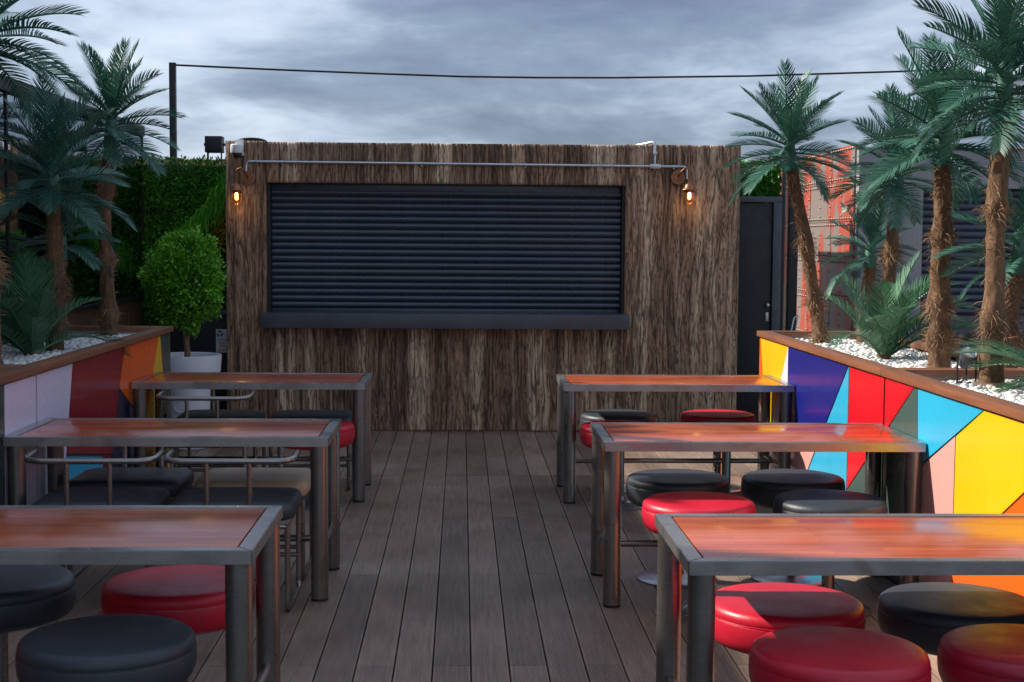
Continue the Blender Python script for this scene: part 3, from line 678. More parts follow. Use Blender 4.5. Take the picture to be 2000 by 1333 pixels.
# ------------------------------------------------------------------ right background: door, mesh post, rusty container, grey kiosk
dr = thing('metal_door', 'black metal door with round knob right of the bark kiosk', 'door', (2.68, 13.1, 0)); do = (2.68, 13.1, 0)
MB().box(2.47, 2.855, 13.05, 13.09, .02, 2.035, .004).build('leaf', 'black_paint', dr, 40, do)
mb = MB().box(2.44, 2.94, 13.02, 13.10, 2.045, 2.095, .004); mb.box(2.862, 2.94, 13.02, 13.10, 0, 2.044, .004)
mb.build('frame', 'charcoal_paint', dr, 40, do)
MB().lathe([(0, .045), (.016, .04), (.021, .028), (.016, .015), (.009, .010), (.009, 0)], 16).build('knob', 'galvanised', dr, 60).matrix_local = Matrix.Translation((2.822-do[0], 13.05-do[1], 1.097)) @ Matrix.Rotation(PI/2, 4, 'X')
for zz in (.25, 1.05, 1.85): MB().tube([(2.474, 13.045, zz-.05), (2.474, 13.045, zz+.05)], .009, 8).build('hinge', 'charcoal_paint', dr, 40, do)
MB().box(2.81, 2.836, 13.042, 13.0495, .95, 1.03, .002).build('lock_plate', 'galvanised', dr, 40, do)
mp = thing('mesh_screen', 'narrow black expanded metal screen post beside the door', 'screen', (3.0, 13.3, 0)); mo = (3.0, 13.3, 0)
mb = MB().box(2.945, 2.975, 13.05, 13.09, 0, 2.37, .003); mb.box(3.07, 3.16, 13.30, 13.36, 0, 2.40, .003); mb.build('post', 'black_paint', mp, 40, mo)
mb = MB()
p0, p1 = Vector((2.975, 13.09, 0)), Vector((3.085, 13.32, 0)); d = p1-p0
for i in range(72):
    z = .55+i*.025
    for k in range(5):
        a = p0+d*(k/5); c = p0+d*((k+1)/5)
        mb.tube([(a.x, a.y, z), (c.x, c.y, z+.025)], .0032, 4, False); mb.tube([(a.x, a.y, z+.025), (c.x, c.y, z)], .0032, 4, False)
mb.build('mesh', 'black_paint', mp, None, mo)
MB().tube([(2.96, 13.07, 2.36), (3.115, 13.33, 2.38)], .018, 6).build('top_rail', 'black_paint', mp, 40, mo)
tag(MB().tube([(2.93, 12.6, 0.0), (2.94, 12.62, .55), (2.96, 12.64, .9), (2.985, 12.66, 1.0), (3.03, 12.70, 1.03), (3.0, 12.7, .8), (2.99, 12.7, 0)], .006, 6).build('loose_cable', 'cable_white', None, 60), 'thin white cable curling up beside the black door', 'cable')
ct = thing('rusty_container', 'riveted steel container with peeling red and grey paint behind the right palms', 'container', (3.66, 15.0, 0)); co = (3.66, 15.0, 0)
MB().box(3.69, 5.6, 13.26, 18.0, 0, 2.57).build('body', 'rusty_plate', ct, None, co)
zs = [0, .70, 1.14, 1.52, 1.88, 2.26, 2.60]; ysx = [13.24, 14.05, 14.9, 15.75, 16.6, 18.0]
rv = MB(); rvf = []
dome = [(0.0, 0), (1, 0)]
def rivet(y, z, x=3.655, r=.013):
    vs = [(x-r*.8, y, z)] + [(x-r*.55, y+r*.7*math.cos(k*PI/3), z+r*.7*math.sin(k*PI/3)) for k in range(6)] + [(x+.002, y+r*math.cos(k*PI/3), z+r*math.sin(k*PI/3)) for k in range(6)]
    rv.add(vs, [(0, 1+k, 1+(k+1) % 6) for k in range(6)] + [(1+k, 7+k, 7+(k+1) % 6, 1+(k+1) % 6) for k in range(6)])
for zi, (z0, z1) in enumerate(zip(zs, zs[1:])):
    for yi, (y0, y1) in enumerate(zip(ysx, ysx[1:])):
        MB().box(3.66+.004*((zi+yi) % 2), 3.689, y0+.002, y1-.002, z0+.002, z1-.002, .002).build('steel_plate', 'rusty_plate', ct, None, co)
    n = int((18-13.24)/.085)
    for k in range(n):
        y = 13.28+k*.085
        if z1 < 2.6: rivet(y, z1-.03); rivet(y+.02, z1+.03)
        else: rivet(y, z1-.035, r=.015)
    for y0 in ysx[:-1]:
        for k in range(3): rivet(y0+.035, z0+.06+k*(z1-z0-.1)/3, r=.012); rivet(y0+.42, z0+.06+k*(z1-z0-.1)/3, r=.012)
o = rv.build('rivets', 'rivet_metal', ct, 60, co); o['kind'] = 'stuff'
gk = thing('grey_kiosk', 'grey plaster kiosk with dark roller shutter behind the right palms', 'kiosk', (5.2, 14.2, 0)); go = (5.2, 14.2, 0)
GX, GY = 3.68, 13.14
MB().box(GX, 4.285, GY, GY+.10, 0, 2.19).build('front_wall', 'grey_plaster', gk, None, go); MB().box(6.9, 7.4, GY, GY+.10, 0, 2.19).build('front_wall', 'grey_plaster', gk, None, go)
MB().box(GX, 7.4, GY, GY+.10, 2.192, 2.39).build('lintel', 'grey_plaster', gk, None, go)
MB().box(GX, 7.4, GY+.03, GY+.12, 2.392, 2.54).build('parapet', 'grey_plaster', gk, None, go)
MB().box(GX-.0, 7.4, GY-.012, GY+.03, 2.384, 2.402).build('ledge', 'grey_plaster', gk, None, go)
MB().box(5.61, 7.4, GY+.25, 15.4, 0, 2.5).build('rear_wall', 'grey_plaster', gk, None, go)
MB().box(4.286, 6.899, GY+.16, GY+.2, .3, 2.19).build('inner_wall', 'black_paint', gk, None, go)
MB().box(4.286, 6.899, GY-.02, GY+.15, .80, 1.00, .006).build('counter_sill', 'charcoal_paint', gk, 40, go)
MB().box(4.286, 6.899, GY+.01, GY+.15, 0, .795).build('base_panel', 'terracotta', gk, None, go)
sh2 = bpy.data.objects.new('roller_shutter', None); COL.objects.link(sh2); sh2.parent = gk; sh2.location = (4.29-go[0], GY+.12-go[1], 1.005)
sm2 = slat_mesh(2.605, .066)
for i in range(18):
    o = bpy.data.objects.new('slat', sm2); COL.objects.link(o); o.parent = sh2; o.location = (0, 0, i*.066)

# neighbouring block on the left, beyond the pavilion, that shades the terrace
nb = thing('neighbour_building', 'plain rendered building standing left of the terrace', 'building', (-9.0, 5.0, -.1)); no = (-9, 5, -.1)
MB().box(-12, -6.5, -7.0, 17.0, -.1, 5.47).build('wall', 'stucco', nb, None, no)
MB().box(-12.1, -6.4, -7.1, 17.1, 5.47, 5.63, .02).build('parapet', 'stucco', nb, 40, no)
MB().box(-12, -6.52, -7.0, 6.36, 5.64, 9.4).build('shade_block', 'stucco', nb, None, no)  # unseen upper block, added to keep the sun off the front right stools
for i in range(6):
    for zz in (.9, 3.4):
        w_ = MB().box(-6.51, -6.47, -5.5+i*3.7, -3.9+i*3.7, zz, zz+1.4, .01).build('window', 'black_paint', nb, 40, no)
        MB().box(-6.472, -6.462, -5.4+i*3.7, -4.0+i*3.7, zz+.1, zz+1.3).build('pane', 'dark_glass', w_, None, no)

# ------------------------------------------------------------------ planters
def inset(poly, d):
    # shrink polygon a little around its centroid for a fine joint
    cx0 = sum(p[0] for p in poly)/len(poly); cz0 = sum(p[1] for p in poly)/len(poly)
    out = []
    for y, z in poly:
        v_ = Vector((cx0-y, cz0-z)); l = v_.length; v_ = v_*(d/l) if l > 1e-6 else v_*0
        out.append((y+v_.x, z+v_.y))
    return out
def planter(label, side, xin, y0, y1, polys, seed, npeb):
    xw = xin; xo = side*2.955
    c = ((xw+xo)/2, (y0+y1)/2, 0)
    t_ = thing('planter', label, 'planter', c)
    a, b2 = sorted((xw+side*.005, xw+side*.030)); MB().box(a, b2, y0, y1, 0, 1.0).build('inner_wall', 'planter_board', t_, None, c)
    a, b2 = sorted((xo-side*.030, xo-side*.002)); MB().box(a, b2, y0, y1, 0, 1.0).build('outer_wall', 'planter_board', t_, None, c)
    a, b2 = sorted((xw+side*.031, xo-side*.031))
    MB().box(a, b2, y1-.028, y1, 0, 1.0).build('end_wall', 'planter_board', t_, None, c)
    MB().box(a, b2, y0, y0+.028, 0, 1.0).build('end_wall', 'planter_board', t_, None, c)
    MB().box(a, b2, y0+.029, y1-.029, 0.3, .965).build('soil_fill', 'soil', t_, None, c)
    # pale liner strips just under the rim
    MB().box(a, b2, y1-.036, y1-.0285, .93, 1.006).build('liner', 'planter_liner', t_, None, c)
    # wooden rim boards
    a, b2 = sorted((xw-side*.022, xw+side*.068)); MB().box(a, b2, y0-.004, y1+.012, 1.007, 1.045, .003).build('rim_board', 'rim_wood', t_, 40, c)
    a, b2 = sorted((xo-side*.068, xo+side*.015)); MB().box(a, b2, y0-.004, y1+.012, 1.007, 1.045, .003).build('rim_board', 'rim_wood', t_, 40, c)
    a, b2 = sorted((xw+side*.0695, xo-side*.0695))
    MB().box(a, b2, y1-.06, y1+.012, 1.007, 1.045, .003).build('rim_board', 'rim_wood_cross', t_, 40, c)
    MB().box(a, b2, y0-.004, y0+.06, 1.007, 1.045, .003).build('rim_board', 'rim_wood_cross', t_, 40, c)
    for colr, poly in polys:
        a, b2 = sorted((xw-side*.002, xw+side*.0045))
        MB().prism(inset(poly, .0035), 'x', a, b2).build('colour_panel', 'paint_'+colr, t_, None, c)
    a, b2 = sorted((xw+side*.04, xo-side*.04))
    return t_, (a, b2, y0+.045, y1-.045)
RF = [('orange', [(10.065, 1.0), (10.045, 1.0), (9.66, .01), (10.065, .01)]),
      ('yellow', [(10.04, 1.0), (9.19, 1.0), (9.768, .286)]),
      ('white', [(9.178, 1.0), (9.186, 1.0), (9.766, .28), (9.655, .01), (9.178, .01)]),
      ('blue', [(9.172, 1.0), (7.735, 1.0), (8.415, .44), (9.172, .44)]),
      ('pink', [(9.172, .435), (8.42, .435), (8.915, .01), (9.172, .01)]),
      ('cyan', [(7.72, 1.0), (7.717, .01), (8.905, .01)]),
      ('red', [(7.712, 1.0), (7.065, 1.0), (7.065, .712), (7.712, .315)]),
      ('slate', [(7.065, .704), (7.065, .01), (7.712, .01), (7.712, .308)])]
RN = [('red', [(7.045, 1.0), (6.592, 1.0), (7.045, .722)]),
      ('slate', [(6.582, 1.0), (6.545, 1.0), (6.455, .01), (7.045, .01), (7.045, .714)]),
      ('cyan', [(6.54, 1.0), (5.69, 1.0), (6.508, .632)]),
      ('pink', [(6.504, .625), (6.018, .846), (6.018, .01), (6.45, .01)]),
      ('yellow', [(6.012, .846), (5.684, 1.0), (4.80, 1.0), (6.012, .302)]),
      ('orange', [(6.012, .294), (4.788, .998), (4.3, 1.0), (4.3, .01), (6.012, .01)]),
      ('blue', [(4.294, 1.0), (4.01, 1.0), (4.01, .01), (4.294, .01)])]
LF = [('darkslate', [(10.275, 1.0), (9.945, 1.0), (10.225, .01), (10.275, .01)]),
      ('yellow', [(9.937, 1.0), (9.893, 1.0), (9.10, .01), (10.218, .01)]),
      ('orange', [(9.884, 1.0), (8.90, 1.0), (8.748, .757), (9.438, .448)]),
      ('navy', [(8.744, .748), (9.43, .440), (9.09, .01), (8.372, .01)]),
      ('maroon', [(8.89, 1.0), (7.715, 1.0), (7.568, .526), (8.555, .376), (8.737, .75)]),
      ('maroon', [(8.322, .402), (8.548, .366), (8.372, .03)]),
      ('cyan', [(7.562, .516), (8.315, .40), (8.36, .01), (7.45, .01)]),
      ('lilac', [(7.706, 1.0), (7.056, 1.0), (7.056, .01), (7.445, .01), (7.556, .52)])]
LN = [('lilac', [(7.036, 1.0), (6.56, 1.0), (6.54, .01), (7.036, .01)]),
      ('darkslate', [(6.554, 1.0), (5.4, 1.0), (5.9, .01), (6.534, .01)]),
      ('orange', [(5.394, 1.0), (4.01, 1.0), (4.01, .01), (5.893, .01)])]
XR, XL = 2.132, -2.092
_, a1 = planter('right planter with yellow blue cyan and red panels by the far right table', 1, XR, 7.055, 10.07, RF, 1, 0)
_, a2 = planter('near right planter with large cyan pink and yellow painted panels', 1, XR, 4.0, 7.05, RN, 2, 0)
_, a3 = planter('left planter with maroon orange and yellow panels behind the far left table', -1, XL, 7.046, 10.28, LF, 3, 0)
_, a4 = planter('near left planter with plain lilac panel at the left picture edge', -1, XL, 4.0, 7.04, LN, 4, 0)
pebbles('white_pebbles', 'sunlit white pebbles filling the far right planter', *a1, .972, 4300, 41)
pebbles('white_pebbles', 'white pebbles around the spotlight in the near right planter', *a2, .972, 4300, 42)
pebbles('white_pebbles', 'shaded white pebbles filling the far left planter', *a3, .972, 4300, 43)
pebbles('white_pebbles', 'white pebbles in the near left planter at the picture edge', *a4, .972, 3600, 44)

# ------------------------------------------------------------------ palms
def frond_mesh(Ln, bend, sidebend, seed, nl=30, lw=.0062, vee=.34, lmax=.32, matn='palm_leaf'):
    r = random.Random(seed); V = []; Q = []; T = []
    segs = 26; P = [Vector((0, 0, 0))]; D = []
    for i in range(segs):
        tt = (i+.5)/segs; a = -bend*tt**1.35; s_ = sidebend*tt*tt
        D.append(Vector((math.cos(a)*math.cos(s_), math.cos(a)*math.sin(s_), math.sin(a)))); P.append(P[-1]+D[-1]*(Ln/segs))
    def at_(t_):
        f_ = min(max(t_, 0), .9999)*segs; i = int(f_); k = f_-i; return P[i].lerp(P[i+1], k), D[i]
    mb = MB(); mb.tube(P, [.0075*(1-.8*i/segs)+.0012 for i in range(segs+1)], 5)
    vs, fs = mb.v, mb.f
    for s in (-1, 1):
        for k in range(nl):
            t_ = .06+.94*(k+.5*r.random()+.25*(s > 0))/nl; t_ = min(t_, .998)
            p, d = at_(t_)
            lat = Vector((0, 0, 1)).cross(d).normalized()*s; upv = d.cross(lat)*s; upv = upv if upv.z > 0 else -upv
            prof = min(1.0, .30+2.6*t_)*(1.0 if t_ < .6 else 1-.62*((t_-.6)/.4)**1.5)
            l = lmax*Ln/1.0*prof*r.uniform(.9, 1.08)
            fa = R(66)-R(34)*t_ + r.uniform(-.07, .07)
            dir_ = (d*math.cos(fa) + (lat*math.cos(vee)+upv*math.sin(vee))*math.sin(fa)).normalized()
            w = lw*(1-.25*t_); nseg = 3; q = p.copy(); b0 = len(vs)
            wd = (d - dir_*d.dot(dir_)).normalized()
            for j in range(nseg):
                ww = w*(.75, 1.0, .72)[j]
                vs.append(tuple(q-wd*ww)); vs.append(tuple(q+wd*ww))
                q = q + dir_*(l/nseg); dir_ = (dir_ + d*.13 - Vector((0, 0, 1))*(.07+.05*r.random())).normalized()
            vs.append(tuple(q))
            for j in range(nseg-1): fs.append((b0+2*j, b0+2*j+1, b0+2*j+3, b0+2*j+2))
            e = b0+2*(nseg-1); fs.append((e, e+1, b0+2*nseg))
    o = mb.build('frond', matn, None, None); me = o.data; bpy.data.objects.remove(o); return me
FR = [frond_mesh(.52, b_, s_, 50+i) for i, (b_, s_) in enumerate([(.18, .1), (.35, -.15), (.5, .12), (.65, -.1), (.8, .2), (.45, .3)])]
FC = [frond_mesh(.66, b_, s_, 80+i, 38, .0055, .32, .27, 'cycad_leaf') for i, (b_, s_) in enumerate([(.5, .1), (.9, -.12), (1.25, .15)])]
def smooth_path(pts, n):
    pts = [Vector(p) for p in pts]; out = []
    ext = [pts[0]*2-pts[1]] + pts + [pts[-1]*2-pts[-2]]
    for i in range(len(pts)-1):
        p0, p1, p2, p3 = ext[i:i+4]
        for k in range(n):
            u = k/n; out.append(.5*((2*p1)+(p2-p0)*u+(2*p0-5*p1+4*p2-p3)*u*u+(3*p1-p0-3*p2+p3)*u**3))
    out.append(pts[-1]); return out
PALMG = 'artificial palms in the planters'
def palm(label, base, path, rad, nfr, size, seed, cuffs=(), crown_h=.36, lowdroop=-20, hair=420, spin=0.0):
    r = random.Random(seed); rn = np.random.default_rng(seed)
    t_ = thing('palm_tree', label, 'palm tree', base, 0, PALMG)
    pp_ = smooth_path([(0, 0, -.04)] + path, 26); tot = len(pp_); ns = 22
    V = []; Fa = []
    H_ = pp_[-1].z
    for i, p in enumerate(pp_):
        u = i/(tot-1); base_r = rad*(.94-.16*u) + rad*.35*math.exp(-u*22)
        for c0, amp, wd in cuffs:
            base_r += rad*amp*math.exp(-((u-c0)/wd)**2) if u > c0-wd else rad*amp*math.exp(-((u-c0)/(wd*.35))**2)
        for k in range(ns):
            a = 2*PI*k/ns
            nz = vn(np.array([math.cos(a)*1.7+seed*3.1+5]), np.array([p.z*9+math.sin(a)*1.7+20]), seed)[0]-.5
            n2_ = vn(np.array([math.cos(a)*5+seed+30]), np.array([p.z*34+math.sin(a)*5+60]), seed+1)[0]-.5
            rr = base_r*(1+.34*nz+.2*n2_); V.append((p.x+rr*math.cos(a), p.y+rr*math.sin(a), p.z))
    for i in range(tot-1):
        for k in range(ns): Fa.append((i*ns+k, i*ns+(k+1) % ns, (i+1)*ns+(k+1) % ns, (i+1)*ns+k))
    mb = MB(); mb.add(V, Fa); tr = mb.build('trunk', 'fibre', t_, 80)
    # loose husk fibres
    HV = []; HF = []
    for i in range(int(hair*1.5)):
        if cuffs and r.random() < .45:
            c0 = r.choice(cuffs); u = min(.99, max(.01, c0[0]+r.gauss(0, c0[2]*.5))); ln = r.uniform(.03, .085); outw = r.uniform(.5, 1.3)
        else: u = r.uniform(.02, .98); ln = r.uniform(.025, .07); outw = r.uniform(.12, .6)
        i0 = min(tot-1, int(u*(tot-1))); k = r.randrange(ns); q = Vector(V[i0*ns+k]); ctr = pp_[i0]; nrm = Vector((q.x-ctr.x, q.y-ctr.y, 0)).normalized()
        tang = Vector((-nrm.y, nrm.x, 0)); d = (nrm*outw + tang*r.uniform(-.7, .7) + Vector((0, 0, r.uniform(-1, .8)))).normalized()
        w = r.uniform(.0011, .0024); sd_ = d.cross(nrm).normalized()*w; q = q-nrm*.004; m_ = q+d*ln*.55; e = q+d*ln+Vector((0, 0, -ln*.25)); b0 = len(HV)
        HV += [q-sd_, q+sd_, m_+sd_*.8, m_-sd_*.8, e]; HF += [(b0, b0+1, b0+2, b0+3), (b0+3, b0+2, b0+4)]
    mb = MB(); mb.add(HV, HF); hr = mb.build('husk_fibre', 'fibre_hair', tr, None); hr['kind'] = 'stuff'
    top = pp_[-1]; dirn = (pp_[-1]-pp_[-5]).normalized()
    ax = (dirn+Vector((0, 0, 1.0))).normalized()
    ch = crown_h*size
    MB().tube([top-dirn*.03, top+ax*ch*.4, top+ax*ch*.85], [rad*.95, rad*.75, rad*.35], 10).build('crown_shaft', 'palm_leaf', t_, 60)
    nfr = int(nfr*1.75)
    for k in range(nfr):
        u = (k+.5)/nfr; az = spin + k*2.39996 + r.uniform(-.22, .22)
        el = R(lowdroop + (80-lowdroop)*u**1.25) + r.uniform(-.12, .12)
        vi = 4 if u < .12 else 3 if u < .3 else 2 if u < .5 else r.choice((1, 5)) if u < .78 else 0
        f = bpy.data.objects.new('frond', FR[vi]); COL.objects.link(f); f.parent = t_
        f.location = top + ax*ch*(.05+.75*u) + Vector((math.cos(az), math.sin(az), 0))*rad*.5
        f.rotation_euler = Euler((r.uniform(-.45, .45), -el, az), 'XYZ'); s_ = size*(.95-.10*u)*r.uniform(.82, 1.1); f.scale = (s_, s_, s_)
    return t_
def cycad(label, base, n, size, seed, azr=(0, 2*PI), els=(15, 75)):
    r = random.Random(seed); t_ = thing('cycad_plant', label, 'plant', base, 0, 'low cycad plants in the planters')
    MB().lathe([(0, -.03), (.035, -.03), (.05, .0), (.04, .035), (0, .05)], 12).build('stem', 'fibre', t_, 60)
    for k in range(n):
        u = (k+.5)/n; az = azr[0]+((k*.381966) % 1.0)*(azr[1]-azr[0])+r.uniform(-.15, .15)
        f = bpy.data.objects.new('frond', FC[r.randrange(3)]); COL.objects.link(f); f.parent = t_
        f.location = (math.cos(az)*.02, math.sin(az)*.02, .015); f.rotation_euler = Euler((r.uniform(-.3, .3), -R(els[0]+(els[1]-els[0])*u)+r.uniform(-.1, .1), az), 'XYZ'); s_ = size*r.uniform(.85, 1.1); f.scale = (s_,)*3
    return t_
PZ = .975
palm('tall palm with two shaggy husk cuffs at the far end of the left planter', (-2.47, 10.02, PZ), [(0.0, 0, .45), (-.012, 0, .9), (.035, .0, 1.36)], .052, 20, .98, 1, ((.13, .45, .05), (.40, .35, .035), (.78, .35, .06)))
palm('palm with brown trunk left of the shaggy palm in the left planter', (-2.47, 8.72, PZ), [(0, 0, .35), (.01, 0, .65), (0, 0, .93)], .055, 20, .98, 2, ((.4, .25, .08),), spin=.8)
palm('short palm tucked behind the other palms in the left planter', (-2.68, 9.60, PZ), [(0, 0, .3), (.01, 0, .58)], .046, 13, .88, 3, ((.5, .25, .1),), spin=2.1)
palm('tallest palm rising past the top left picture corner', (-2.50, 7.62, PZ), [(0, 0, .6), (-.02, 0, 1.15), (-.0, 0, 1.62)], .056, 21, 1.02, 4, ((.3, .3, .05),), spin=1.4)
cycad('low dark cycad on white pebbles at the left picture edge', (-2.50, 8.35, PZ), 20, 1.0, 5, (.9, 5.4), (28, 86))
palm('leaning palm at the far end of the right planter', (2.455, 9.58, PZ), [(-.06, 0, .33), (-.14, 0, .75), (-.235, .0, 1.21)], .047, 20, .94, 6, ((.08, .35, .05), (.30, .25, .05), (.62, .30, .07)), spin=.4, hair=600)
palm('small short palm behind the cycad in the right planter', (2.80, 9.78, PZ), [(.01, 0, .3), (.03, 0, .56)], .050, 14, .72, 7, ((.5, .2, .1),), spin=1.0)
palm('slim palm of middle height in the right planter', (2.76, 9.12, PZ), [(0, 0, .4), (.02, 0, .75), (.045, 0, 1.04)], .048, 17, .88, 8, ((.55, .2, .08),), spin=2.2)
palm('thick bulging palm trunk before the dark shutter in the right planter', (2.60, 7.62, PZ), [(-.01, 0, .4), (-.005, 0, .8), (-.015, 0, 1.15)], .057, 20, .98, 9, ((.17, .35, .05), (.30, .38, .05), (.62, .18, .05)), spin=.2, hair=600)
palm('tallest right palm with orange brown trunk by the spotlight', (2.575, 6.80, PZ), [(.0, 0, .5), (.005, 0, .95), (.02, 0, 1.34)], .053, 21, 1.0, 10, ((.22, .25, .05), (.6, .15, .05)), spin=1.0, hair=420)
palm('short palm at the right picture edge behind the tall palm', (2.84, 7.32, PZ), [(.02, 0, .3), (.055, 0, .57)], .052, 14, .80, 11, ((.35, .3, .08),), spin=.6)
cycad('sunlit low cycad on white pebbles in the far right planter', (2.53, 8.42, PZ), 18, .95, 12, (-2.4, 2.7), (38, 86))
cycad('cycad reaching in from the right picture edge', (2.80, 6.30, PZ), 9, .78, 13, (1.5, 2.9), (12, 55))
tag(MB().lathe([(0, -.02), (.09, -.02), (.085, .008), (.06, .02), (0, .022)], 16, (2.575, 6.80, PZ+.012)).build('gravel_mound', 'lens_yellow'), 'small ring of yellowish gravel round the tall right palm trunk', 'gravel')
bpy.data.objects['gravel_mound'].data.materials[0] = MATS['bark_small']

# garden spotlights
def spot(label, x, y, rz, tilt, big=1.0, mat='charcoal_paint', z=.985):
    t_ = thing('spotlight', label, 'spotlight', (x, y, z), rz, 'garden spotlights in the right planter')
    Mx = Matrix.Translation((0, 0, .125)) @ Matrix.Rotation(tilt, 4, 'X') @ Matrix.Scale(big, 4)
    def tf(o): o.data.transform(Mx); return o
    tf(MB().lathe([(0, -.055), (.022, -.053), (.033, -.035), (.037, .03), (.043, .034), (.043, .052), (.038, .052), (.037, .045)], 24).build('housing', mat, t_, 35))
    tf(MB().lathe([(.0375, .046), (.03, .025), (.016, .012), (0, .010)], 24).build('reflector', 'reflector', t_, 60))
    tf(MB().lathe([(0, .022), (.012, .020), (.013, .012), (0, .011)], 12).build('lamp_chip', 'lens_yellow', t_, 60))
    mb = MB()
    for s in (-1, 1): mb.box(s*.046-.003, s*.046+.003, -.006, .006, .012, .13)
    mb.box(-.049, .049, -.006, .006, .006, .0118); mb.build('yoke', 'black_plastic', t_, None)
    MB().tube([(0, 0, .01), (0, 0, -.06)], .007, 8).build('ground_spike', 'black_plastic', t_, 40)
    MB().tube([(0, 0, .085), (-.005, -.012, .05), (-.03, -.03, .02), (-.07, -.06, .012)], .004, 6).build('flex', 'rubber', t_, 60)
    return t_
spot('grey spotlight with open silver reflector on the near right pebbles', 2.475, 6.86, 0, R(42))
spot('black spotlight beside the tall palm trunk', 2.80, 7.75, .3, R(-12), 1.25, 'black_plastic')

# ------------------------------------------------------------------ tables
TZ, TLEN, TDEP = .765, 1.475, .715
def make_table():
    t_ = thing('bar_table', 'x', 'table', (0, 0, 0), 0, 'steel framed wooden tables on the deck')
    hx, hy = TLEN/2, TDEP/2; fw, fh = .048, .042
    def rail(poly):
        mb = MB(); mb.prism(poly, 'z', TZ-fh, TZ)
        bm = bmesh.new(); vs = [bm.verts.new(p) for p in mb.v]
        for f in mb.f: bm.faces.new([vs[i] for i in f])
        bmesh.ops.recalc_face_normals(bm, faces=bm.faces); bmesh.ops.bevel(bm, geom=list(bm.edges), offset=.0022, segments=2, affect='EDGES')
        me = bpy.data.meshes.new('frame_rail'); bm.to_mesh(me); bm.free(); link('frame_rail', me, 'steel_frame', t_, 40)
    e = .0006
    rail([(-hx+e, -hy), (hx-e, -hy), (hx-fw-e, -hy+fw), (-hx+fw+e, -hy+fw)]); rail([(-hx+fw+e, hy-fw), (hx-fw-e, hy-fw), (hx-e, hy), (-hx+e, hy)])
    rail([(-hx, -hy+e), (-hx+fw, -hy+fw+e), (-hx+fw, hy-fw-e), (-hx, hy-e)]); rail([(hx, -hy+e), (hx, hy-e), (hx-fw, hy-fw-e), (hx-fw, -hy+fw+e)])
    MB().box(-hx+fw+.005, hx-fw-.005, -hy+fw+.005, hy-fw-.005, TZ-.03, TZ-.0015, .0025).build('tabletop', 'table_wood', t_, 40)
    MB().box(-hx+fw-.004, hx-fw+.004, -hy+fw-.004, hy-fw+.004, TZ-.040, TZ-.031).build('support_plate', 'black_paint', t_, None)
    for sx_ in (-1, 1):
        for sy in (-1, 1):
            lx, ly = sx_*(hx-.046), sy*(hy-.046)
            lg = MB().tube([(lx, ly, .012), (lx, ly, TZ-fh-.0005)], .0405, 28).build('leg', 'steel_leg', t_, 40)
            MB().tube([(lx, ly, 0), (lx, ly, .014)], .0395, 24).build('foot_cap', 'rubber', lg, 40)
        MB().tube([(sx_*(hx-.046), -hy+.08, .225), (sx_*(hx-.046), hy-.08, .225)], .0165, 14).build('end_stretcher', 'steel_tube', t_, 40)
    MB().tube([(-hx+.055, 0, .225), (hx-.055, 0, .225)], .0165, 14).build('long_stretcher', 'steel_tube', t_, 40)
    return t_
TXR, TXL = 2.124-TLEN/2, -2.082+TLEN/2
TABLES = [(TXR, 3.972, 'wooden table with steel frame nearest the camera at right with yellow reflection'), (TXR, 6.370, 'middle table on the right reaching the red and slate panels'), (TXR, 8.955, 'far right table in front of the kiosk by the yellow panel'),
          (TXL, 4.118, 'wooden table with steel frame nearest the camera at left'), (TXL, 6.498, 'middle table on the left touching the lilac panel'), (TXL, 9.010, 'far left table in front of the white pot')]
tb0 = make_table()
for i, (x, y0, lb) in enumerate(TABLES):
    o = tb0 if i == 0 else copy_tree(tb0); o.location = (x, y0+TDEP/2, 0); o['label'] = lb

# ------------------------------------------------------------------ round stools
def make_stool(matn):
    t_ = thing('round_stool', 'x', 'stool', (0, 0, 0), 0, 'round padded pedestal stools')
    prof = [(0, .372), (.17, .372), (.205, .375), (.230, .385), (.245, .400), (.2525, .420), (.2555, .445), (.2550, .468), (.2535, .4755), (.2515, .4775), (.2530, .4795), (.2520, .494), (.2470, .506), (.237, .5135), (.222, .5170), (.17, .5195), (.08, .5207), (0, .521)]
    st = MB().lathe(prof, 64).build('seat', matn, t_, 75)
    MB().tube([(.2535*math.cos(2*PI*k/64), .2535*math.sin(2*PI*k/64), .4770) for k in range(64)], .0017, 6, closed=True).build('piping', matn, st, 80)
    MB().lathe([(0, .371), (.12, .371), (.12, .362), (.05, .355), (.0, .355)], 24).build('seat_plate', 'black_paint', t_, 40)
    MB().tube([(0, 0, .02), (0, 0, .36)], .0285, 20).build('column', 'steel_leg', t_, 40)
    MB().lathe([(0, 0), (.196, 0), (.197, .006), (.19, .010), (.15, .014), (.10, .020), (.065, .030), (.045, .045), (.04, .06), (.0, .06)], 48).build('base', 'steel_base', t_, 50)
    return t_
ST = {}
def stool(kind, x, y, label, rz=0.0):
    if kind not in ST: ST[kind] = o = make_stool('leather_'+kind)
    else: o = copy_tree(ST[kind])
    o.location = (x, y, 0); o.rotation_euler = (0, 0, rz); o['label'] = label
stool('red', 1.056, 4.52, 'sunlit red stool half under the near right table by its leg', .3)
stool('black', 1.625, 4.52, 'black stool under the near right table by the orange panel', 1.2)
stool('red', 1.085, 3.965, 'red stool at the bottom edge in front of the near right table', 2.0)
stool('dark_red', 1.648, 3.99, 'dark red stool at the bottom right corner', 2.6)
stool('black', 1.075, 6.95, 'black stool under the middle right table nearest the aisle', .7)
stool('black', 1.650, 6.95, 'black stool under the middle right table next to the cyan panel', 2.7)
stool('red', 1.070, 6.295, 'red stool just behind the near right table', 1.7)
stool('black', 1.678, 6.345, 'black stool just behind the near right table by the pink panel', 3.6)
stool('black', 1.060, 9.54, 'black stool at the far right table against the bark wall', 4.0)
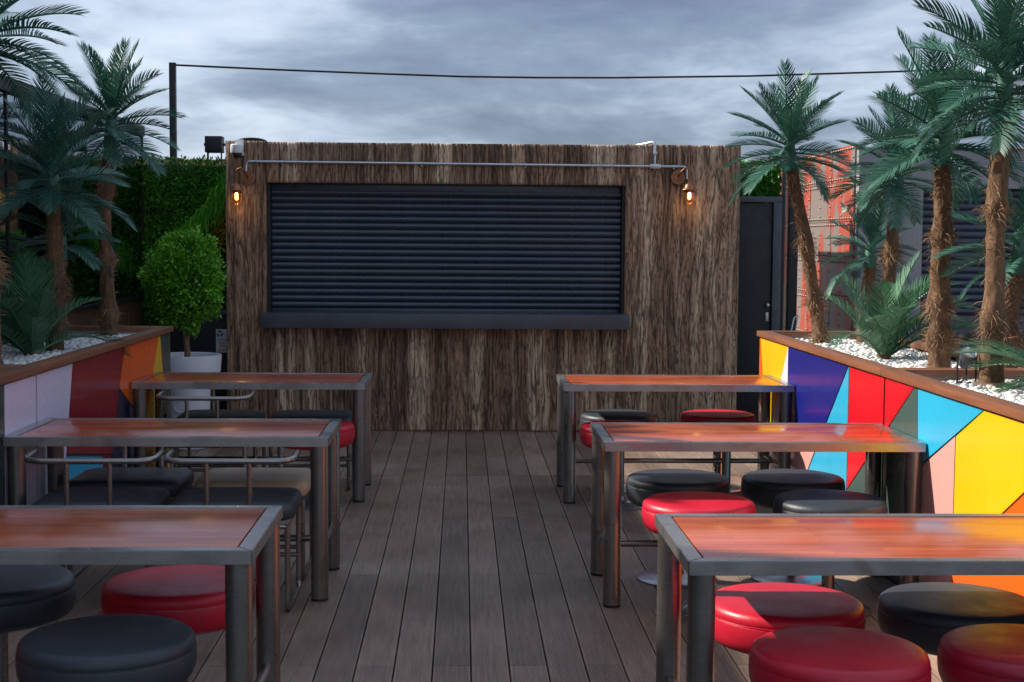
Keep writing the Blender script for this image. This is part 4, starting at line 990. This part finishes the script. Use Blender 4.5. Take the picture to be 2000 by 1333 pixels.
stool('red', 1.742, 9.54, 'red stool at the far right table before the bark wall', 4.4)
stool('red', 1.010, 8.93, 'red stool mostly hidden behind the middle right table leg', 4.9)
stool('black', 1.690, 8.93, 'black stool hidden behind the middle right table with column showing', 5.2)
stool('red', -.955, 4.80, 'red stool under the near left table', 5.5)
stool('black', -1.575, 4.84, 'black stool under the near left table at the left edge', 5.9)
stool('black', -1.030, 4.125, 'black stool lowest in the picture in front of the near left table', .1)
stool('red', -.925, 8.95, 'red stool at the far left table beside its near leg', .9)

# ------------------------------------------------------------------ square seated chairs with tube backs (local +Y is where the sitter faces)
def cushion(w, d, z0, z1, r, matn, parent):
    nx = 22; ny = 20; V = []; Fa = []
    def corner(u, v):   # superellipse plan
        return u*w/2, v*d/2
    prof = [(.90, z0), (.965, z0+.006), (.99, z0+.02), (1.0, z0+.045), (.99, z1-.028), (.965, z1-.014), (.91, z1-.004), (.75, z1+.003), (.45, z1+.007), (.15, z1+.008)]
    n = 48
    for s_, z in prof:
        for k in range(n):
            a = 2*PI*k/n; c, sn = math.cos(a), math.sin(a); e = 2/7.0 if s_ > .5 else 2/4.0
            x = math.copysign(abs(c)**e, c)*w/2; y = math.copysign(abs(sn)**e, sn)*d/2
            m_ = (1-s_)*min(w, d)/2 if s_ > .5 else None
            if m_ is not None: x -= math.copysign(min(abs(x), m_*abs(x)/(w/2)), x); y -= math.copysign(min(abs(y), m_*abs(y)/(d/2)), y)
            else: x *= s_; y *= s_
            V.append((x, y, z))
    for i in range(len(prof)-1):
        for k in range(n): Fa.append((i*n+k, i*n+(k+1) % n, (i+1)*n+(k+1) % n, (i+1)*n+k))
    Fa.append(tuple(range(n-1, -1, -1))); Fa.append(tuple((len(prof)-1)*n+k for k in range(n)))
    mb = MB(); mb.add(V, Fa); return mb.build('seat', matn, parent, 70)
def make_chair(matn):
    t_ = thing('tube_chair', 'x', 'chair', (0, 0, 0), 0, 'square seated tube chairs at the left tables')
    w, d = .565, .47
    cushion(w, d, .412, .497, .03, matn, t_)
    r = .0125; hx = w/2-.025; yb, yf = -d/2+.01, d/2-.03
    for s in (-1, 1):
        x = s*hx
        pts = [(x, yb, .402)] + [(x, yb, .06)] + arc((x, yb, r), (x, yb, .05), (x, yb+.04, r), 4) + arc((x, yf, r), (x, yf-.04, r), (x, yf, .05), 4) + [(x, yf, .402)]
        MB().tube(pts, r, 10).build('sled_leg', 'steel_tube', t_, 60)
    for yy_ in (yb, yf): MB().tube([(-hx, yy_, .39), (hx, yy_, .39)], r*.9, 10).build('seat_bar', 'steel_tube', t_, 60)
    MB().tube([(-hx, yf, .17), (hx, yf, .17)], r*.85, 10).build('foot_bar', 'steel_tube', t_, 60)
    yr = yb-.035
    for s in (-1, 1):
        MB().tube([(s*.094, yb, .39), (s*.094, yr+.008, .405), (s*.094, yr, .44), (s*.094, yr, .69)], .0115, 10).build('upright', 'steel_tube', t_, 60)
    pts = [(-.285, yr+.21, .702)] + arc((-.285, yr, .692), (-.285, yr+.09, .697), (-.20, yr, .69), 6) + arc((.285, yr, .692), (.20, yr, .69), (.285, yr+.09, .697), 6) + [(.285, yr+.21, .702)]
    MB().tube(pts, .0135, 12).build('back_rail', 'steel_tube', t_, 60)
    return t_
CHS = {}
def chair(kind, x, y, rz, label):
    if kind not in CHS: CHS[kind] = o = make_chair('leather_'+kind)
    else: o = copy_tree(CHS[kind])
    o.location = (x, y, 0); o.rotation_euler = (0, 0, rz); o['label'] = label
chair('black', -1.03, 6.535, 0, 'black tube chair with its back rail to the camera nearest the aisle')
chair('black', -1.645, 6.535, 0.01, 'black tube chair with its back rail to the camera beside the lilac panel')
chair('beige', -1.03, 7.115, PI, 'beige seated chair across the middle left table')
chair('black', -1.645, 7.115, PI, 'black seated chair across the middle left table beside the cyan panel')
chair('black', -1.595, 9.035, 0, 'black tube chair at the near side of the far left table')
chair('black', -1.625, 9.63, PI, 'black chair at the far side of the far left table before the pot')
chair('black', -1.005, 9.63, PI, 'black chair at the far side of the far left table above the red stool')
